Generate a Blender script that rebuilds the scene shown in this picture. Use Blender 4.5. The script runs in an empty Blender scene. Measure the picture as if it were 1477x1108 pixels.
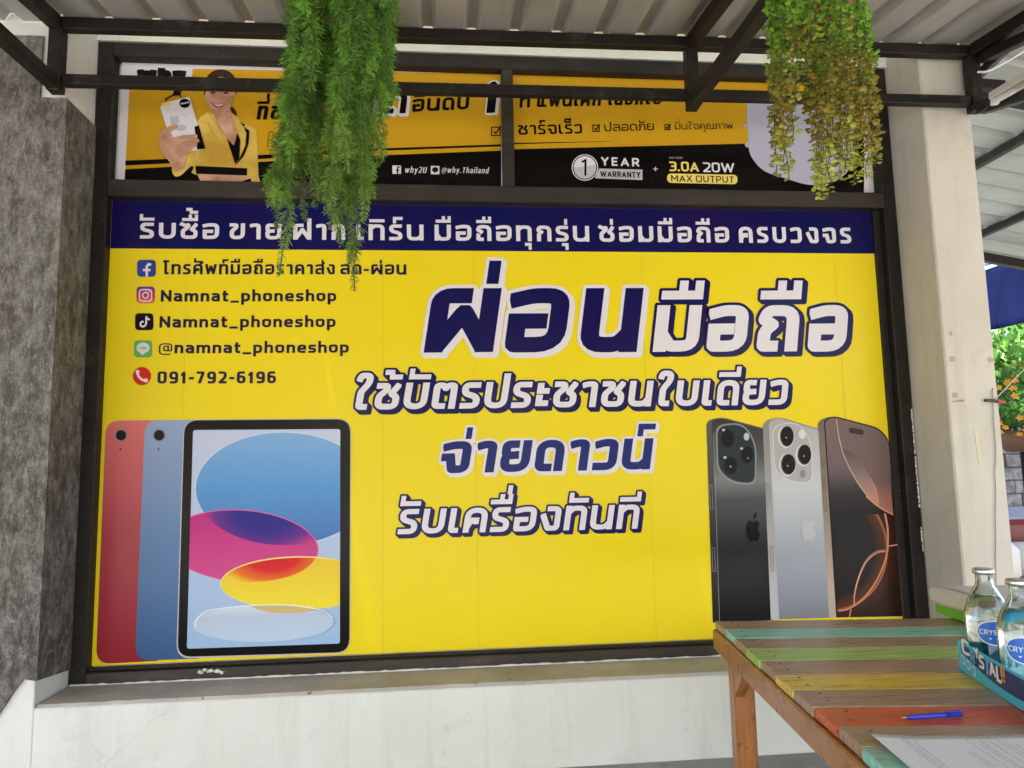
import bpy, bmesh, math, random
from mathutils import Vector, Matrix
from mathutils.geometry import delaunay_2d_cdt
random.seed(7)
R = math.radians
COL = bpy.context.scene.collection
SC = bpy.context.scene

# ------------------------------------------------------------------ camera
F_PX, CX, CY = 1040.0, 738.5, 554.0
YAW, PITCH, ROLL = 0.0960664, 0.1124395, -0.0196084
CAM = Vector((1.474, -3.2833, 1.25))
fwd = Vector((math.sin(YAW)*math.cos(PITCH), math.cos(YAW)*math.cos(PITCH), math.sin(PITCH)))
rt = fwd.cross(Vector((0, 0, 1))).normalized()
upv = rt.cross(fwd)
RT = rt*math.cos(ROLL) + upv*math.sin(ROLL)
UP = -rt*math.sin(ROLL) + upv*math.cos(ROLL)
cd = bpy.data.cameras.new('camera')
cd.sensor_width = 36.0
cd.lens = 36.0*F_PX/1477.0
cd.clip_start = 0.05
cd.clip_end = 2000
cam = bpy.data.objects.new('camera', cd)
cam.matrix_world = Matrix((
    (RT.x, UP.x, -fwd.x, CAM.x), (RT.y, UP.y, -fwd.y, CAM.y), (RT.z, UP.z, -fwd.z, CAM.z), (0, 0, 0, 1)))
COL.objects.link(cam)
SC.camera = cam

# ------------------------------------------------------------------ world, sun, exposure
SUN_EL, SUN_AZ = 47.0, 192.0         # azimuth clockwise from +Y
w = bpy.data.worlds.new('World'); SC.world = w; w.use_nodes = True
nt = w.node_tree; nt.nodes.clear()
sky = nt.nodes.new('ShaderNodeTexSky'); sky.sky_type = 'NISHITA'; sky.sun_disc = False
sky.sun_elevation = R(SUN_EL); sky.sun_rotation = R(SUN_AZ)
sky.dust_density = 3.5; sky.air_density = 1.0; sky.ozone_density = 1.0
bg = nt.nodes.new('ShaderNodeBackground'); bg.inputs[1].default_value = 0.15
wo = nt.nodes.new('ShaderNodeOutputWorld')
nt.links.new(sky.outputs[0], bg.inputs[0]); nt.links.new(bg.outputs[0], wo.inputs[0])
sd = bpy.data.lights.new('sun', 'SUN'); sd.energy = 5.0; sd.angle = R(0.6); sd.color = (1, .95, .87)
sun = bpy.data.objects.new('sun', sd)
a, e = R(SUN_AZ), R(SUN_EL)
sdir = Vector((math.sin(a)*math.cos(e), math.cos(a)*math.cos(e), math.sin(e)))
sun.rotation_euler = sdir.to_track_quat('Z', 'Y').to_euler()
COL.objects.link(sun)
SC.view_settings.view_transform = 'Standard'
SC.view_settings.look = 'None'
SC.view_settings.exposure = 2.15
SC.view_settings.gamma = 1.0
SC.view_settings.use_curve_mapping = False
SC.render.engine = 'CYCLES'
SC.cycles.max_bounces = 10
SC.cycles.diffuse_bounces = 6
SC.cycles.transmission_bounces = 10
SC.cycles.use_denoising = True
SC.cycles.sample_clamp_indirect = 6

# ------------------------------------------------------------------ helpers
def ray(px, py): return fwd + RT*((px-CX)/F_PX) - UP*((py-CY)/F_PX)
def at_y(px, py, Y=0.0):
    d = ray(px, py); return CAM + d*((Y-CAM.y)/d.y)
def at_z(px, py, Z):
    d = ray(px, py); return CAM + d*((Z-CAM.z)/d.z)
def at_x(px, py, X):
    d = ray(px, py); return CAM + d*((X-CAM.x)/d.x)

def mesh_obj(name, verts, faces, mat=None, parent=None, smooth=False):
    me = bpy.data.meshes.new(name); me.from_pydata([tuple(v) for v in verts], [], faces); me.update()
    if smooth:
        for p in me.polygons: p.use_smooth = True
    o = bpy.data.objects.new(name, me)
    if mat:
        for m_ in (mat if isinstance(mat, (list, tuple)) else [mat]): me.materials.append(m_)
    COL.objects.link(o)
    if parent: o.parent = parent
    return o
def bm_obj(name, bm, mat=None, parent=None, smooth=False):
    me = bpy.data.meshes.new(name); bm.to_mesh(me); bm.free()
    if smooth:
        for p in me.polygons: p.use_smooth = True
    o = bpy.data.objects.new(name, me)
    if mat: me.materials.append(mat)
    COL.objects.link(o)
    if parent: o.parent = parent
    return o
def tag(o, label=None, cat=None, group=None, kind=None):
    if label: o['label'] = label
    if cat: o['category'] = cat
    if group: o['group'] = group
    if kind: o['kind'] = kind
    return o
def thing(name, label, cat, group=None, loc=(0, 0, 0)):
    o = bpy.data.objects.new(name, None); COL.objects.link(o); o.location = loc
    o.empty_display_size = .1
    return tag(o, label, cat, group)
def bevel(bm, w, seg=1):
    bmesh.ops.bevel(bm, geom=bm.edges[:], offset=w, segments=seg, affect='EDGES', profile=.5)
def box_bm(lo, hi, bv=0):
    bm = bmesh.new()
    vs = [bm.verts.new((x, y, z)) for x in (lo[0], hi[0]) for y in (lo[1], hi[1]) for z in (lo[2], hi[2])]
    for f in ((0, 1, 3, 2), (4, 6, 7, 5), (0, 4, 5, 1), (2, 3, 7, 6), (0, 2, 6, 4), (1, 5, 7, 3)):
        bm.faces.new([vs[i] for i in f])
    bmesh.ops.recalc_face_normals(bm, faces=bm.faces[:])
    if bv: bevel(bm, bv)
    return bm
def box(name, lo, hi, mat, parent=None, bv=0.0): return bm_obj(name, box_bm(lo, hi, bv), mat, parent)
def bar(name, a, b, w, h, mat, parent=None, bv=0.003, up=Vector((0, 0, 1))):
    """square tube from a to b; w across, h along 'up'"""
    a, b = Vector(a), Vector(b); d = (b-a); L = d.length; d.normalize()
    s = d.cross(up)
    if s.length < 1e-4: s = Vector((1, 0, 0))
    s.normalize(); u = s.cross(d)
    bm = box_bm((-w/2, 0, -h/2), (w/2, L, h/2), bv)
    M = Matrix(((s.x, d.x, u.x, a.x), (s.y, d.y, u.y, a.y), (s.z, d.z, u.z, a.z), (0, 0, 0, 1)))
    bmesh.ops.transform(bm, matrix=M, verts=bm.verts[:])
    return bm_obj(name, bm, mat, parent)
def tube(name, pts, r, mat, parent=None, n=8):
    V, Fc = [], []
    pts = [Vector(p) for p in pts]
    for i, p in enumerate(pts):
        d = (pts[min(i+1, len(pts)-1)]-pts[max(i-1, 0)]).normalized()
        s = d.cross(Vector((0.13, .31, 1))).normalized(); u = s.cross(d)
        rr = r[i] if isinstance(r, (list, tuple)) else r
        for k in range(n):
            t = 2*math.pi*k/n; V.append(p+s*math.cos(t)*rr+u*math.sin(t)*rr)
    for i in range(len(pts)-1):
        for k in range(n):
            k2 = (k+1) % n; Fc.append((i*n+k, i*n+k2, (i+1)*n+k2, (i+1)*n+k))
    Fc.append(tuple(range(n))); Fc.append(tuple(reversed(range((len(pts)-1)*n, len(pts)*n))))
    return mesh_obj(name, V, Fc, mat, parent, True)
def lathe(name, prof, c, mat, parent=None, n=32):
    V, Fc = [], []
    for r, z in prof:
        for k in range(n):
            t = 2*math.pi*k/n; V.append((c[0]+r*math.cos(t), c[1]+r*math.sin(t), c[2]+z))
    for i in range(len(prof)-1):
        for k in range(n):
            k2 = (k+1) % n; Fc.append((i*n+k, i*n+k2, (i+1)*n+k2, (i+1)*n+k))
    return mesh_obj(name, V, Fc, mat, parent, True)

# ------------------------------------------------------------------ materials
class NT:
    def __init__(s, name):
        s.m = bpy.data.materials.new(name); s.m.use_nodes = True; s.t = s.m.node_tree; s.t.nodes.clear()
        s.b = s.n('ShaderNodeBsdfPrincipled'); s.o = s.n('ShaderNodeOutputMaterial')
        s.l(s.b.outputs[0], s.o.inputs[0]); s._c = None
    def n(s, t, **k):
        x = s.t.nodes.new(t)
        for a, v in k.items(): setattr(x, a, v)
        return x
    def l(s, a, b): s.t.links.new(a, b)
    def co(s, scale=(1, 1, 1)):
        if s._c is None: s._c = s.n('ShaderNodeTexCoord')
        mp = s.n('ShaderNodeMapping'); mp.inputs['Scale'].default_value = scale
        s.l(s._c.outputs['Object'], mp.inputs[0]); return mp.outputs[0]
    def noise(s, scale, detail=4, rough=.6, vec=None, dist=0):
        x = s.n('ShaderNodeTexNoise'); x.inputs['Scale'].default_value = scale
        x.inputs['Detail'].default_value = detail; x.inputs['Roughness'].default_value = rough
        x.inputs['Distortion'].default_value = dist
        s.l(vec if vec else s.co(), x.inputs['Vector']); return x.outputs['Fac']
    def ramp(s, fac, stops, interp='LINEAR'):
        x = s.n('ShaderNodeValToRGB'); x.color_ramp.interpolation = interp
        el = x.color_ramp.elements
        while len(el) < len(stops): el.new(.5)
        for e_, (p, c) in zip(el, stops):
            e_.position = p; e_.color = (c[0], c[1], c[2], 1) if not isinstance(c, (int, float)) else (c, c, c, 1)
        s.l(fac, x.inputs[0]); return x.outputs[0]
    def mix(s, fac, a, b, mode='MIX'):
        x = s.n('ShaderNodeMix', data_type='RGBA', blend_type=mode)
        for sock, v in ((x.inputs[0], fac), (x.inputs[6], a), (x.inputs[7], b)):
            if isinstance(v, bpy.types.NodeSocket): s.l(v, sock)
            elif isinstance(v, (int, float)): sock.default_value = v if sock == x.inputs[0] else (v, v, v, 1)
            else: sock.default_value = (v[0], v[1], v[2], 1)
        return x.outputs[2]
    def col(s, c):
        if isinstance(c, bpy.types.NodeSocket): s.l(c, s.b.inputs['Base Color'])
        else: s.b.inputs['Base Color'].default_value = (c[0], c[1], c[2], 1)
    def rough(s, r):
        if isinstance(r, bpy.types.NodeSocket): s.l(r, s.b.inputs['Roughness'])
        else: s.b.inputs['Roughness'].default_value = r
    def bump(s, h, strength=.3, dist=.005):
        x = s.n('ShaderNodeBump'); x.inputs['Strength'].default_value = strength
        x.inputs['Distance'].default_value = dist
        s.l(h, x.inputs['Height']); s.l(x.outputs[0], s.b.inputs['Normal'])

def plain(name, c, r=.5, met=0, spec=.5, var=.0, vs=12, bump=0, bs=60):
    t = NT(name)
    if var:
        f = t.noise(vs, 5, .65)
        t.col(t.mix(f, [max(0, x*(1-var)) for x in c], [min(1, x*(1+var)) for x in c]))
    else: t.col(c)
    t.rough(r); t.b.inputs['Metallic'].default_value = met
    t.b.inputs['Specular IOR Level'].default_value = spec
    if bump: t.bump(t.noise(bs, 4), bump, .002)
    return t.m

def vinyl(name, c, r=.2):
    """printed gloss vinyl: faint seams, dust and waviness"""
    t = NT(name); t.col(c)
    t.rough(t.ramp(t.noise(1.6, 3, .6), [(.3, r*.8), (.7, r*1.35)]))
    t.b.inputs['Specular IOR Level'].default_value = .13
    t.bump(t.noise(1.4, 1, .4), .06, .02)
    return t.m
def vgrad(name, stops, z0, z1, r=.2, axis=2):
    t = NT(name)
    sx = t.n('ShaderNodeSeparateXYZ'); t.l(t.co(), sx.inputs[0])
    mr = t.n('ShaderNodeMapRange'); mr.inputs[1].default_value = z0; mr.inputs[2].default_value = z1
    t.l(sx.outputs[axis], mr.inputs[0])
    t.col(t.ramp(mr.outputs[0], stops)); t.rough(r)
    t.b.inputs['Specular IOR Level'].default_value = .13
    t.bump(t.noise(1.4, 1, .4), .06, .02)
    return t.m

def vell(name, stops, c, rx, rz, smax=1.0):
    t = NT(name)
    sx = t.n('ShaderNodeSeparateXYZ'); t.l(t.co(), sx.inputs[0])
    def norm(sock, c0, r0):
        a_ = t.n('ShaderNodeMath', operation='SUBTRACT'); t.l(sock, a_.inputs[0]); a_.inputs[1].default_value = c0
        b_ = t.n('ShaderNodeMath', operation='DIVIDE'); t.l(a_.outputs[0], b_.inputs[0]); b_.inputs[1].default_value = r0
        p_ = t.n('ShaderNodeMath', operation='MULTIPLY'); t.l(b_.outputs[0], p_.inputs[0]); t.l(b_.outputs[0], p_.inputs[1]); return p_.outputs[0]
    ad = t.n('ShaderNodeMath', operation='ADD'); t.l(norm(sx.outputs[0], c[0], rx), ad.inputs[0]); t.l(norm(sx.outputs[2], c[1], rz), ad.inputs[1])
    sq_ = t.n('ShaderNodeMath', operation='SQRT'); t.l(ad.outputs[0], sq_.inputs[0])
    dv = t.n('ShaderNodeMath', operation='DIVIDE'); t.l(sq_.outputs[0], dv.inputs[0]); dv.inputs[1].default_value = smax
    t.col(t.ramp(dv.outputs[0], stops)); t.rough(.2); t.b.inputs['Specular IOR Level'].default_value = .13
    return t.m
def pxs(px, py, dx, dy):
    a_, b_, c_ = q2(px, py), q2(px+dx, py), q2(px, py+dy)
    return a_, abs(b_[0]-a_[0]), abs(c_[1]-a_[1])

# plaster
def plaster(name, c, dirty=.25):
    t = NT(name)
    n1 = t.noise(2.3, 6, .65); n2 = t.noise(26, 8, .8); n3 = t.noise(9, 5, .7, t.co((1, 1, .09))); n5 = t.noise(4, 8, .8, dist=.6)
    c1 = t.mix(t.ramp(n1, [(.35, 0), (.70, 1)]), c, [x*(1-dirty*.5) for x in (c[0], c[1]*.99, c[2]*.95)])
    c2 = t.mix(t.ramp(n3, [(.52, 0), (.68, .55)]), c1, [c[0]*(1-dirty), c[1]*(1-dirty*1.02), c[2]*(1-dirty*1.2)])
    c2 = t.mix(t.ramp(n5, [(.56, 0), (.62, .5)]), c2, [x*(1-dirty*.9) for x in c])
    c3 = t.mix(t.ramp(n2, [(.64, 0), (.70, .6)]), c2, [x*.5 for x in c])
    # hairline cracks
    v_ = t.n('ShaderNodeTexVoronoi', feature='DISTANCE_TO_EDGE'); v_.inputs['Scale'].default_value = 1.3
    ds = t.n('ShaderNodeTexNoise'); ds.inputs['Scale'].default_value = 5; ds.inputs['Detail'].default_value = 6; t.l(t.co(), ds.inputs['Vector'])
    mxv = t.mix(.16, t.co(), ds.outputs['Color']); t.l(mxv, v_.inputs['Vector'])
    crack = t.ramp(v_.outputs['Distance'], [(0, .16), (.0025, 0)])
    gate = t.mix(1.0, crack, t.ramp(n1, [(.5, 0), (.56, 1)]), 'MULTIPLY')
    c3 = t.mix(gate, c3, [x*.35 for x in c])
    t.col(c3); t.rough(.75); t.b.inputs['Specular IOR Level'].default_value = .25
    t.bump(t.noise(35, 6, .7), .3, .004)
    return t.m
M_WHITE = plaster('white_painted_plaster', (.76, .77, .73), .2)
M_CREAM = plaster('cream_painted_plaster', (.62, .58, .51), .24)

def stone_mat():
    t = NT('brushed_cement_stone')
    n1 = t.noise(2.2, 8, .7)
    n2 = t.noise(13, 12, .82, t.co((1.5, 1.5, .75)), dist=.25)
    mp = t.n('ShaderNodeMapping'); mp.inputs['Rotation'].default_value = (.3, .7, .5); mp.inputs['Scale'].default_value = (4, 1, 1)
    t.l(t._c.outputs['Object'], mp.inputs[0])
    n4 = t.noise(20, 8, .75, mp.outputs[0], dist=.5)
    base = t.ramp(n1, [(.32, (.075, .062, .052)), (.5, (.135, .118, .102)), (.66, (.21, .195, .175))])
    c = t.mix(t.ramp(n2, [(.47, 0), (.62, .75)]), base, (.36, .345, .32))
    c = t.mix(t.ramp(n2, [(.36, .85), (.48, 0)]), c, (.045, .038, .033))
    c = t.mix(t.ramp(n4, [(.56, 0), (.66, .6)]), c, (.48, .47, .44))
    c = t.mix(t.ramp(n4, [(.34, .5), (.42, 0)]), c, (.04, .035, .03))
    n6 = t.noise(95, 6, .8); c = t.mix(t.ramp(n6, [(.40, .4), (.54, 0)]), c, (.05, .043, .037)); c = t.mix(1.0, c, (.98, 1.0, 1.0), 'MULTIPLY')
    t.col(c); t.rough(.8); t.b.inputs['Specular IOR Level'].default_value = .25
    t.bump(n2, .8, .010)
    return t.m
M_STONE = stone_mat()
def wood_dark():
    t = NT('weathered_dark_frame_paint')
    g = t.noise(9, 6, .7, t.co((1, 1, 1)))
    c = t.ramp(g, [(.3, (.008, .0065, .005)), (.6, (.02, .017, .014)), (.8, (.05, .045, .038))])
    sp = t.ramp(t.noise(90, 3, .6), [(.70, 0), (.74, 1)])
    c = t.mix(sp, c, (.25, .23, .2))
    t.col(c); t.rough(.5); t.b.inputs['Specular IOR Level'].default_value = .3; t.bump(t.noise(40, 5), .2, .003)
    return t.m
M_FRAME = wood_dark()
def frame_rail():
    t = NT('brown_frame_rail_paint')
    g = t.noise(7, 6, .7, t.co((.5, 1, 2)))
    c = t.ramp(g, [(.3, (.016, .011, .008)), (.6, (.034, .025, .019)), (.8, (.075, .062, .05))])
    t.col(c); t.rough(.45); t.bump(t.noise(40, 5), .2, .003)
    return t.m
M_RAIL = frame_rail()
def steel():
    t = NT('dark_painted_steel_tube')
    g = t.noise(6, 5, .7)
    c = t.ramp(g, [(.35, (.010, .0075, .006)), (.7, (.020, .015, .012))])
    c = t.mix(t.ramp(t.noise(18, 8, .8), [(.60, 0), (.68, .8)]), c, (.13, .065, .035))
    c = t.mix(t.ramp(t.noise(5, 8, .8), [(.55, 0), (.7, .5)]), c, (.10, .095, .085))
    t.col(c); t.rough(.5); t.b.inputs['Specular IOR Level'].default_value = .3; t.bump(t.noise(60, 3), .1, .002)
    return t.m
M_STEEL = steel()
def roofm():
    t = NT('galvanised_roof_sheet')
    n1 = t.noise(1.5, 5, .6); n2 = t.noise(8, 6, .7, t.co((3, .5, 1)))
    c = t.ramp(n1, [(.3, (.36, .345, .315)), (.7, (.49, .475, .445))])
    c = t.mix(t.ramp(n2, [(.55, 0), (.75, .5)]), c, (.30, .27, .22))
    c = t.mix(t.ramp(t.noise(40, 5, .75), [(.68, 0), (.73, .7)]), c, (.16, .13, .10))
    t.col(c); t.rough(.5); t.b.inputs['Metallic'].default_value = .15
    return t.m
M_ROOF = roofm()
def concrete():
    t = NT('worn_grey_concrete')
    n1 = t.noise(1.3, 6, .65); n2 = t.noise(9, 8, .7); n3 = t.noise(5, 5, .7, dist=1.2)
    c = t.ramp(n1, [(.3, (.17, .168, .16)), (.7, (.30, .295, .28))])
    c = t.mix(t.ramp(n2, [(.45, 0), (.7, .6)]), c, (.38, .37, .35))
    c = t.mix(t.ramp(n3, [(.62, 0), (.68, .85)]), c, (.05, .048, .045))
    t.col(c); t.rough(.65); t.bump(n2, .3, .004)
    return t.m
M_FLOOR = concrete()
def sill_mat():
    t = NT('dusty_bare_cement_sill')
    n1 = t.noise(3, 6, .7); n2 = t.noise(22, 6, .75)
    c = t.ramp(n1, [(.3, (.36, .335, .285)), (.7, (.56, .53, .46))])
    c = t.mix(t.ramp(n2, [(.62, 0), (.68, .8)]), c, (.09, .08, .07))
    t.col(c); t.rough(.85); t.bump(n2, .35, .004)
    return t.m
M_SILL = sill_mat()
def ground_mat():
    t = NT('pale_concrete_ground')
    n1 = t.noise(.35, 7, .65)
    t.col(t.ramp(n1, [(.3, (.26, .25, .225)), (.7, (.38, .365, .335))])); t.rough(.85)
    return t.m
M_GROUND = ground_mat()

def paintwood(name, c, wear=.35, wearc=(.20, .13, .085), sc=(1.2, 22, 22), rough=(.22, .42)):
    t = NT(name)
    g = t.noise(3, 8, .72, t.co(sc))
    g2 = t.noise(9, 8, .78, t.co((sc[0]*.8, sc[1]*.5, sc[2]*.5)))
    big = t.noise(5, 4, .6)
    c0 = t.mix(t.ramp(g, [(.3, 0), (.7, 1)]), [x*.62 for x in c], [min(1, x*1.25) for x in c])
    c0 = t.mix(t.ramp(big, [(.35, .35), (.65, 0)]), c0, [x*.6 for x in c])
    c1 = t.mix(t.ramp(g2, [(.50, 0), (.60, wear)]), c0, wearc)
    c2 = t.mix(t.ramp(t.noise(16, 8, .8, t.co((.8, 2.5, 2.5))), [(.60, 0), (.66, min(1, wear*1.7))]), c1, [x*.3 for x in wearc])
    t.col(c2); t.rough(t.ramp(g, [(.3, rough[0]), (.7, rough[1])])); t.bump(g, .35, .0025)
    return t.m
M_PW = {
    'brown': paintwood('bare_brown_plank', (.36, .225, .155), .5, (.5, .36, .25)),
    'teal': paintwood('teal_plank_paint', (.24, .64, .52), .6, (.3, .25, .18)),
    'green': paintwood('green_plank_paint', (.38, .60, .13), .6, (.3, .25, .15)),
    'yellow': paintwood('yellow_plank_paint', (.85, .56, .06), .5, (.16, .10, .04)),
    'red': paintwood('orange_red_plank_paint', (.70, .10, .03), .6, (.30, .05, .03)),
}
M_ORWOOD = paintwood('varnished_orange_wood', (.42, .165, .045), .5, (.17, .06, .015), (14, 3, 3))

# flat print colours
V_YEL = vinyl('print_yellow', (.84, .655, .016))
V_YEL2 = vinyl('print_warm_yellow', (.58, .32, .014), .3)
V_NAVY = vinyl('print_navy', (.006, .008, .085))
V_NAVY_REFL = vinyl('print_navy_reflection', (.014, .022, .15))  # navy ink with a reflection's lightening painted into its colour
V_WHT = vinyl('print_white', (.74, .70, .74))
V_BLK = vinyl('print_black', (.005, .004, .004))
V_DARK = vinyl('print_dark_text', (.018, .012, .055))
V_SKIN = vinyl('print_skin', (.66, .37, .25))
V_SKIN2 = vinyl('print_skin_shade', (.50, .25, .16))
def vvar(name, a_, b_, sc=6):
    t = NT(name); t.col(t.ramp(t.noise(sc, 3, .5), [(.35, a_), (.65, b_)])); t.rough(.2); t.b.inputs['Specular IOR Level'].default_value = .13; return t.m
V_NAVY = vvar('print_navy_violet', (.005, .007, .080), (.012, .006, .076), 2.0)
V_SKIN = vvar('print_skin_tones', (.42, .21, .13), (.66, .38, .26), 14)
V_HAIR = vinyl('print_hair', (.05, .02, .012))
V_LIP = vinyl('print_lips', (.42, .05, .05))
V_JACK = vvar('print_jacket_tones', (.50, .30, .045), (.80, .57, .14), 5)
V_JACK2 = vinyl('print_jacket_fold', (.58, .33, .05))
V_GREY = vinyl('print_light_grey', (.50, .50, .55))
V_MGREY = vinyl('print_mid_grey', (.25, .25, .26))
V_LGRN = vinyl('print_green', (.12, .42, .10))
V_RED = vinyl('print_red', (.62, .02, .015))
V_FB = vinyl('print_social_blue', (.035, .06, .30))

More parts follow.
